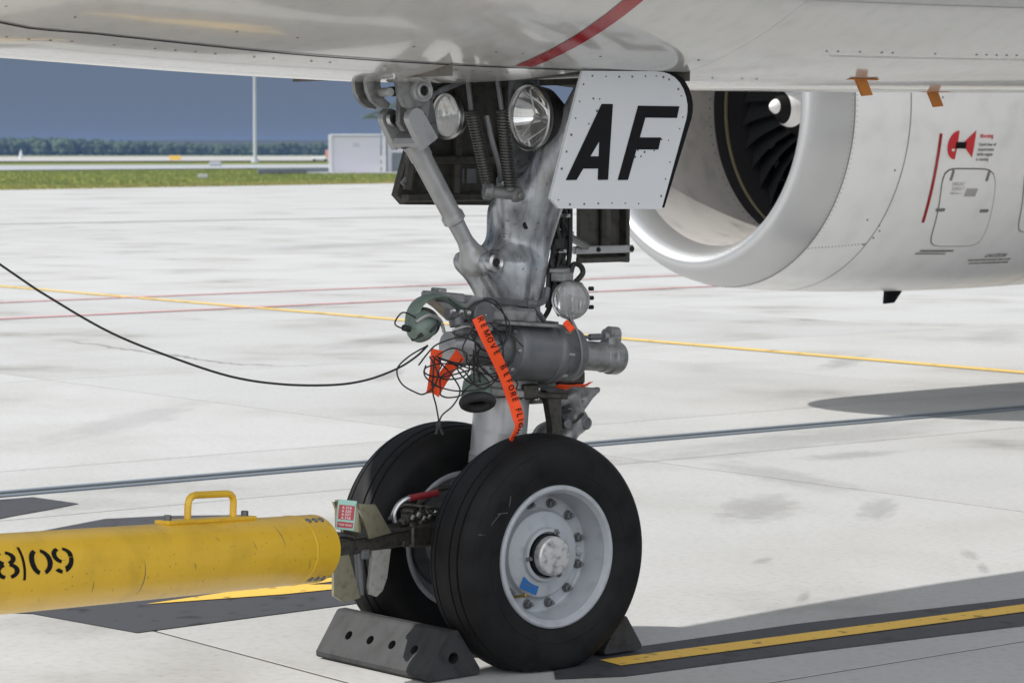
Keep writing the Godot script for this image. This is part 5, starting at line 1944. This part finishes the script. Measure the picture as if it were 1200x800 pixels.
	s.box(px, V(0.088, 0.145, 0.006), 0.002)
	part("backing", s, M.decal_mint, pn)
	s = Soup.new()
	s.box(px * at(V(0, 0.012, 0.0035)), V(0.074, 0.07, 0.002), 0.0005)
	s.box(px * at(V(0, -0.048, 0.0035)), V(0.074, 0.028, 0.002), 0.0005)
	part("red_field", s, M.decal_red, pn)
	var y := 0.035
	for w in ["A 319", "A 320", "A 321", "A 318"]:
		var t := TextMesh.new()
		t.text = w
		t.font_size = 24
		t.pixel_size = 0.0007
		t.depth = 0.0006
		put("print_line", t, M.white, pn, px * at(V(0, y, 0.0048)))
		y -= 0.0165
	var t2 := TextMesh.new()
	t2.text = "TOW HEAD"
	t2.font_size = 24
	t2.pixel_size = 0.0005
	t2.depth = 0.0006
	put("print_line", t2, M.white, pn, px * at(V(0, -0.048, 0.0048)))
	# lever with a red grip
	var lv := Soup.new()
	lv.wire([V(-0.40, 0.47, 0.03), V(-0.405, 0.495, 0.03), V(-0.388, 0.522, 0.03), V(-0.36, 0.538, 0.03), V(-0.33, 0.54, 0.03)], 0.0085, 8)
	part("lever", lv, M.steel, tb)
	lv = Soup.new()
	lv.wire([V(-0.345, 0.540, 0.03), V(-0.3, 0.544, 0.03), V(-0.235, 0.549, 0.03)], 0.011, 10)
	part("lever_grip", lv, M.handle_red, tb)
	lv = Soup.new()
	lv.wire([V(-0.30, 0.48, -0.03), V(-0.26, 0.51, -0.03), V(-0.2, 0.545, -0.04), V(-0.12, 0.55, -0.06)], 0.010, 8)
	lv.box(at(V(-0.24, 0.47, 0.0)), V(0.14, 0.05, 0.08), 0.008)
	lv.box(at(V(-0.30, 0.49, -0.02), 0, 20, 15), V(0.06, 0.035, 0.05), 0.006)
	lv.wire([V(-0.38, 0.47, -0.03), V(-0.33, 0.51, -0.03), V(-0.27, 0.505, 0.02), V(-0.2, 0.5, 0.04)], 0.006, 6)
	part("lever_arm", lv, M.head_dark, tb)

func plate_ring(pts: Array, off: float) -> Array:
	var o := []
	for p in pts:
		o.append(p + V(0, 0, off))
	return o

func bar_pt(A: Vector3, d: Vector3, side: Vector3, upv: Vector3, R: float, along: float, up_: float) -> Vector3:
	# along grows to the reader's right, towards the gear; up_ is arc length above the line of sight's level
	var a := up_ / R + deg_to_rad(21.0)
	var n := -side * cos(a) + upv * sin(a)
	return A + d * (1.590 - along * 1.50) + n * (R + 0.0012)

# ------------------------------------------------------------------ chocks
func make_chocks() -> void:
	var labels := ["long black rubber wheel chock with four holes before the nose wheels", "black rubber wheel chock tucked behind the near nose wheel"]
	for i in 2:
		var c := CSGCombiner3D.new()
		c.name = numbered("wheel_chock", self)
		var b := CSGPolygon3D.new()
		b.name = "block"
		b.polygon = poly([-0.1, 0.003, 0.1, 0.003, 0.106, 0.01, 0.106, 0.024, 0.022, 0.158, 0.014, 0.164, -0.014, 0.164, -0.022, 0.158, -0.106, 0.024, -0.106, 0.01])
		b.depth = 0.60
		b.position = V(0, 0, 0.30)
		b.material = M.chock
		c.add_child(b)
		for k in 4:
			var h := CSGCylinder3D.new()
			h.name = "hole_%03d" % (k + 1)
			h.operation = CSGShape3D.OPERATION_SUBTRACTION
			h.radius = 0.0165
			h.height = 0.12
			h.sides = 24
			h.position = V(-0.062, 0.09, -0.175 + 0.118 * k)
			h.rotation_degrees.z = 58.0
			h.material = M.gap
			c.add_child(h)
			var g: CSGCylinder3D = h.duplicate()
			g.name = "rear_hole_%03d" % (k + 1)
			g.position.x = 0.062
			g.rotation_degrees.z = -58.0
			c.add_child(g)
		for e in ([0.3, -0.3] if i == 0 else []):
			var h := CSGCylinder3D.new()
			h.name = "end_hole_%03d" % (1 if e > 0 else 2)
			h.operation = CSGShape3D.OPERATION_SUBTRACTION
			h.radius = 0.02
			h.height = 0.12
			h.sides = 24
			h.position = V(0.0, 0.07, e)
			h.rotation_degrees.x = 90
			h.material = M.gap
			c.add_child(h)
		add_child(c)
		if i == 0:
			c.position = V(-0.36, 0.003, -0.02)
			c.scale = V(1.0, 0.91, 0.94)
			c.rotation_degrees.y = 3.0
		else:
			c.position = V(0.325, 0.009, -0.03)
			c.rotation_degrees.y = 182.0
			c.scale = V(0.76, 0.72, 1.0)
		tag(c, labels[i], "wheel chock", "wheel chocks round the nose wheels")

# ------------------------------------------------------------------ headset, cables, streamers
func make_small_things() -> void:
	var hs := node("headset", self)
	tag(hs, "green ground-crew headset with two ear cups hung on the nose gear", "headset")
	ear_cup(hs, V(-0.435, 1.093, 0.22), V(-0.75, -0.35, 0.55), 0.046, false)
	ear_cup(hs, V(-0.206, 0.868, 0.2), V(-0.25, -0.9, 0.45), 0.05, true)
	var s := Soup.new()
	var rings := []
	var pts := Soup.smooth([V(-0.46, 1.085, 0.20), V(-0.45, 1.14, 0.20), V(-0.41, 1.172, 0.19), V(-0.35, 1.182, 0.18), V(-0.29, 1.165, 0.17), V(-0.24, 1.13, 0.17)], 5)
	for i in pts.size():
		var f: Vector3 = (pts[mini(i + 1, pts.size() - 1)] - pts[maxi(i - 1, 0)]).normalized()
		var w := V(0.3, 0, 0.95)
		var u := f.cross(w).normalized()
		var rg := []
		for k in 10:
			var a := TAU * k / 10
			rg.append(pts[i] + w * cos(a) * 0.026 + u * sin(a) * 0.009)
		rings.append(rg)
	s.loft(rings)
	part("headband", s, M.green_cup, hs, 60)
	s = Soup.new()
	s.wire([V(-0.475, 1.11, 0.25), V(-0.44, 1.13, 0.265), V(-0.395, 1.115, 0.26), V(-0.37, 1.075, 0.25)], 0.006)
	part("yoke", s, M.steel, hs)
	s = Soup.new()
	s.cyl(V(-0.5, 1.09, 0.25), V(-0.528, 1.096, 0.255), 0.01)
	s.wire([V(-0.44, 1.08, 0.275), V(-0.40, 1.11, 0.27)], 0.004)
	part("plug", s, M.hose, hs)
	# the headset's long lead and its loops
	var cb := node("headset_cable", self)
	tag(cb, "long thin black cable sagging from the left to the nose gear", "cable")
	s = Soup.new()
	s.wire([V(-3.6, 2.35, 0.62), V(-2.7, 1.79, 0.5), V(-1.959, 1.327, 0.42), V(-1.799, 1.231, 0.403), V(-1.607, 1.13, 0.386), V(-1.409, 1.054, 0.369), V(-1.203, 0.988, 0.352), V(-1.018, 0.955, 0.335), V(-0.828, 0.942, 0.318), V(-0.694, 0.949, 0.301), V(-0.573, 0.975, 0.284), V(-0.49, 1.006, 0.267), V(-0.433, 1.037, 0.25)], 0.0034, 8)
	part("lead", s, M.hose, cb)
	s = Soup.new()
	for w in [[V(-0.433, 1.037, 0.25), V(-0.513, 1.01, 0.267), V(-0.54, 0.97, 0.24), V(-0.53, 0.925, 0.25), V(-0.488, 0.897, 0.267), V(-0.441, 0.889, 0.242), V(-0.41, 0.91, 0.251), V(-0.408, 0.953, 0.267), V(-0.42, 1.003, 0.242)],
		[V(-0.414, 1.004, 0.25), V(-0.37, 0.971, 0.248), V(-0.327, 0.927, 0.247), V(-0.306, 0.889, 0.245), V(-0.331, 0.848, 0.243), V(-0.376, 0.816, 0.242), V(-0.384, 0.775, 0.24)],
		[V(-0.4, 0.995, 0.24), V(-0.407, 0.901, 0.24), V(-0.394, 0.851, 0.24), V(-0.381, 0.79, 0.24)],
		[V(-0.411, 1.005, 0.26), V(-0.356, 0.985, 0.273), V(-0.255, 0.968, 0.257), V(-0.188, 0.976, 0.26), V(-0.158, 1.007, 0.273), V(-0.158, 1.048, 0.247)],
		[V(-0.318, 0.991, 0.27), V(-0.344, 0.964, 0.283), V(-0.289, 0.925, 0.254), V(-0.246, 0.907, 0.257), V(-0.193, 0.921, 0.27), V(-0.142, 0.951, 0.251), V(-0.197, 0.986, 0.255), V(-0.279, 1.001, 0.257)],
		[V(-0.257, 1.016, 0.25), V(-0.246, 0.961, 0.235), V(-0.231, 0.901, 0.22)],
		[V(-0.245, 1.01, 0.26), V(-0.237, 0.955, 0.245), V(-0.205, 0.90, 0.22)],
		[V(-0.265, 1.157, 0.27), V(-0.222, 1.167, 0.275), V(-0.156, 1.131, 0.263), V(-0.129, 1.081, 0.27), V(-0.152, 1.027, 0.267), V(-0.189, 1.004, 0.262), V(-0.256, 1.03, 0.271), V(-0.285, 1.074, 0.277), V(-0.245, 1.115, 0.262)],
		[V(-0.093, 0.917, 0.25), V(-0.087, 0.895, 0.252), V(-0.117, 0.866, 0.244), V(-0.165, 0.863, 0.236), V(-0.202, 0.873, 0.238), V(-0.233, 0.895, 0.23)],
		[V(-0.478, 1.124, 0.25), V(-0.532, 1.142, 0.259), V(-0.556, 1.111, 0.251), V(-0.532, 1.095, 0.25), V(-0.50, 1.095, 0.259)],
		[V(-0.297, 1.128, 0.26), V(-0.272, 1.07, 0.274), V(-0.253, 1.01, 0.256), V(-0.221, 0.945, 0.26), V(-0.174, 0.934, 0.264), V(-0.152, 0.984, 0.246), V(-0.233, 1.019, 0.251)],
		[V(-0.348, 1.177, 0.24), V(-0.291, 1.144, 0.252), V(-0.231, 1.167, 0.248), V(-0.174, 1.166, 0.25), V(-0.143, 1.112, 0.262), V(-0.139, 1.042, 0.258), V(-0.198, 1.019, 0.26)],
		[V(-0.36, 0.985, 0.26), V(-0.31, 0.955, 0.27), V(-0.26, 0.91, 0.26), V(-0.21, 0.895, 0.25), V(-0.16, 0.93, 0.25), V(-0.14, 0.99, 0.25), V(-0.17, 1.06, 0.27), V(-0.21, 1.1, 0.27)],
		[V(-0.39, 0.995, 0.25), V(-0.33, 0.975, 0.28), V(-0.28, 0.975, 0.28), V(-0.23, 0.955, 0.27), V(-0.17, 0.915, 0.25), V(-0.12, 0.92, 0.24)]]:
		s.wire(w, 0.0025, 6)
	var lr := RandomNumberGenerator.new()
	lr.seed = 6
	for k in 5:
		var c := V(-0.27 + lr.randf_range(-0.09, 0.08), 0.975 + lr.randf_range(-0.05, 0.045), 0.265)
		var rx := lr.randf_range(0.06, 0.13)
		var ry := lr.randf_range(0.04, 0.085)
		var tl := lr.randf_range(-0.6, 0.6)
		var w := []
		for i in 12:
			var a := TAU * i / 11.0 + lr.randf() * 0.2 + k
			var q := Vector2(cos(a) * rx, sin(a) * ry).rotated(tl)
			w.append(c + V(q.x, q.y, lr.randf_range(-0.02, 0.03)))
		s.wire(w, 0.0025, 6)
	part("loop", s, M.hose, cb)
	s = Soup.new()
	s.ball(V(-0.384, 0.79, 0.24), 0.011, 8, V(0.8, 1.4, 0.8))
	s.tube([V(-0.386, 0.79, 0.24), V(-0.392, 0.762, 0.235)], 0.0035, 5)
	s.tube([V(-0.382, 0.79, 0.24), V(-0.372, 0.76, 0.245)], 0.0035, 5)
	part("knot", s, M.hose, cb)
	# orange warning streamers
	var a := streamer([V(-0.262, 1.118, 0.275), V(-0.24, 1.06, 0.29), V(-0.20, 1.0, 0.285), V(-0.155, 0.93, 0.275), V(-0.125, 0.87, 0.27), V(-0.108, 0.82, 0.275), V(-0.105, 0.775, 0.28), V(-0.128, 0.728, 0.27)], [V(1, 0.25, 0.3), V(1, 0.25, 0.5), V(1, 0.3, 0.35), V(1, 0.25, 0.2), V(1, 0.15, 0.5), V(1, 0.05, 0.8), V(1, 0.0, -0.3), V(1, 0.0, -0.6)], 0.037, true)
	tag(a, "long orange warning streamer with black letters hanging over the steering actuator", "streamer", "")
	a = streamer([V(-0.372, 1.02, 0.215), V(-0.388, 0.96, 0.225), V(-0.398, 0.90, 0.23), V(-0.392, 0.888, 0.222), V(-0.36, 0.918, 0.213), V(-0.315, 0.965, 0.21), V(-0.27, 1.0, 0.2)], [V(1, 0.03, 0.1), V(1, 0.03, -0.2), V(1, -0.1, 0.1), V(0.9, -0.3, 0.3), V(0.75, -0.6, 0.1), V(0.7, -0.7, -0.1), V(0.7, -0.6, 0.1)], 0.042, false)
	tag(a, "folded orange streamer dangling under the actuator's forward end", "streamer", "")
	a = streamer([V(0.17, 0.875, 0.13), V(0.21, 0.868, 0.14), V(0.26, 0.871, 0.125), V(0.30, 0.868, 0.115), V(0.33, 0.872, 0.1)], [V(0, 0.3, 1), V(0, 0.5, 0.9), V(0, 0.2, 1), V(0, 0.4, 0.9), V(0, 0.3, 1)], 0.03, false)
	tag(a, "crumpled orange streamer lying on top of the torque link", "streamer", "")
	a = streamer([V(0.115, 1.09, 0.24), V(0.125, 1.075, 0.245), V(0.14, 1.062, 0.245), V(0.15, 1.06, 0.23)], [V(1, 0.3, 0), V(1, 0.4, 0.2), V(1, 0.5, 0), V(1, 0.5, 0)], 0.022, false)
	tag(a, "short end of orange streamer tucked below the lowest round lamp", "streamer", "")

func streamer(pts: Array, wd: Array, w: float, letters_: bool) -> Node3D:
	var o := node("warning_streamer", self)
	var P := Soup.smooth(pts, 6)
	var W := Soup.smooth(wd, 6)
	var rings := []
	for i in P.size():
		var f: Vector3 = (P[mini(i + 1, P.size() - 1)] - P[maxi(i - 1, 0)]).normalized()
		var u: Vector3 = (W[i] - f * W[i].dot(f)).normalized()
		var n := f.cross(u).normalized()
		var k := 0.0012
		var cup := n * 0.003 * sin(i * 0.7)
		rings.append([P[i] - u * w / 2 - n * k, P[i] - n * k + cup, P[i] + u * w / 2 - n * k, P[i] + u * w / 2 + n * k, P[i] + n * k + cup, P[i] - u * w / 2 + n * k])
	var s := Soup.new()
	s.loft(rings)
	part("ribbon", s, M.streamer, o, 50)
	if letters_:
		var txt := "REMOVE BEFORE FLIGHT"
		var L := P.size() - 1
		for c in txt.length():
			if txt[c] == " ":
				continue
			var q := 0.03 + 0.92 * c / (txt.length() - 1)
			var i := int(q * L)
			var fr := q * L - i
			var p: Vector3 = P[i].lerp(P[mini(i + 1, L)], fr)
			var f: Vector3 = (P[mini(i + 1, L)] - P[maxi(i - 1, 0)]).normalized()
			var u: Vector3 = (W[i] - f * W[i].dot(f)).normalized()
			var n := f.cross(u).normalized()
			if n.z < 0:
				n = -n
			var t := TextMesh.new()
			t.text = txt[c]
			t.font_size = 32
			t.pixel_size = 0.0008
			t.depth = 0.0008
			# letters read along the ribbon, their feet towards its edge
			var up_ := n.cross(f)
			put("letter", t, M.black, o, Transform3D(Basis(f, up_, n), p + n * 0.005 + u * w * 0.27 * 0.8 - up_ * 0.0))
	return o

func ear_cup(hs: Node3D, c: Vector3, f: Vector3, r: float, open_side: bool) -> void:
	f = f.normalized()
	var o := node("ear_cup", hs)
	var X := Soup.along(c, c + f)
	var s := Soup.new()
	if not open_side:
		s.lathe(X, [Vector2(r * 0.98, -0.03), Vector2(r, -0.01), Vector2(r * 0.97, 0.012), Vector2(r * 0.82, 0.034), Vector2(r * 0.5, 0.05), Vector2(0, 0.056)], 32)
		part("shell", s, M.green_cup, o, 60)
		s = Soup.new()
		s.ring(X * at(V(0, -0.034, 0)), r * 0.8, 0.014, 28, 8)
		part("cushion", s, M.rubber, o)
		s = Soup.new()
		s.box(X * at(V(0.0, 0.05, 0.012), 0, 30, 12), V(0.05, 0.006, 0.012), 0.002)
		part("strap_clip", s, M.hose, o)
	else:
		s.lathe(X, [Vector2(r * 1.0, 0.02), Vector2(r * 0.98, -0.012), Vector2(r * 0.8, -0.05), Vector2(r * 0.45, -0.068), Vector2(0, -0.07)], 32)
		part("shell", s, M.green_cup, o, 60)
		s = Soup.new()
		s.ring(X * at(V(0, 0.022, 0)), r * 0.86, 0.016, 32, 10)
		part("cushion", s, M.rubber, o)
		s = Soup.new()
		s.lathe(X, [Vector2(r * 0.8, 0.015), Vector2(r * 0.6, -0.005), Vector2(0, -0.01)], 28)
		part("foam", s, M.gap, o)
		s = Soup.new()
		s.ball(X * V(r * 0.2, -0.03, r * 0.75), 0.007, 8)
		part("red_dot", s, M.handle_red, o)
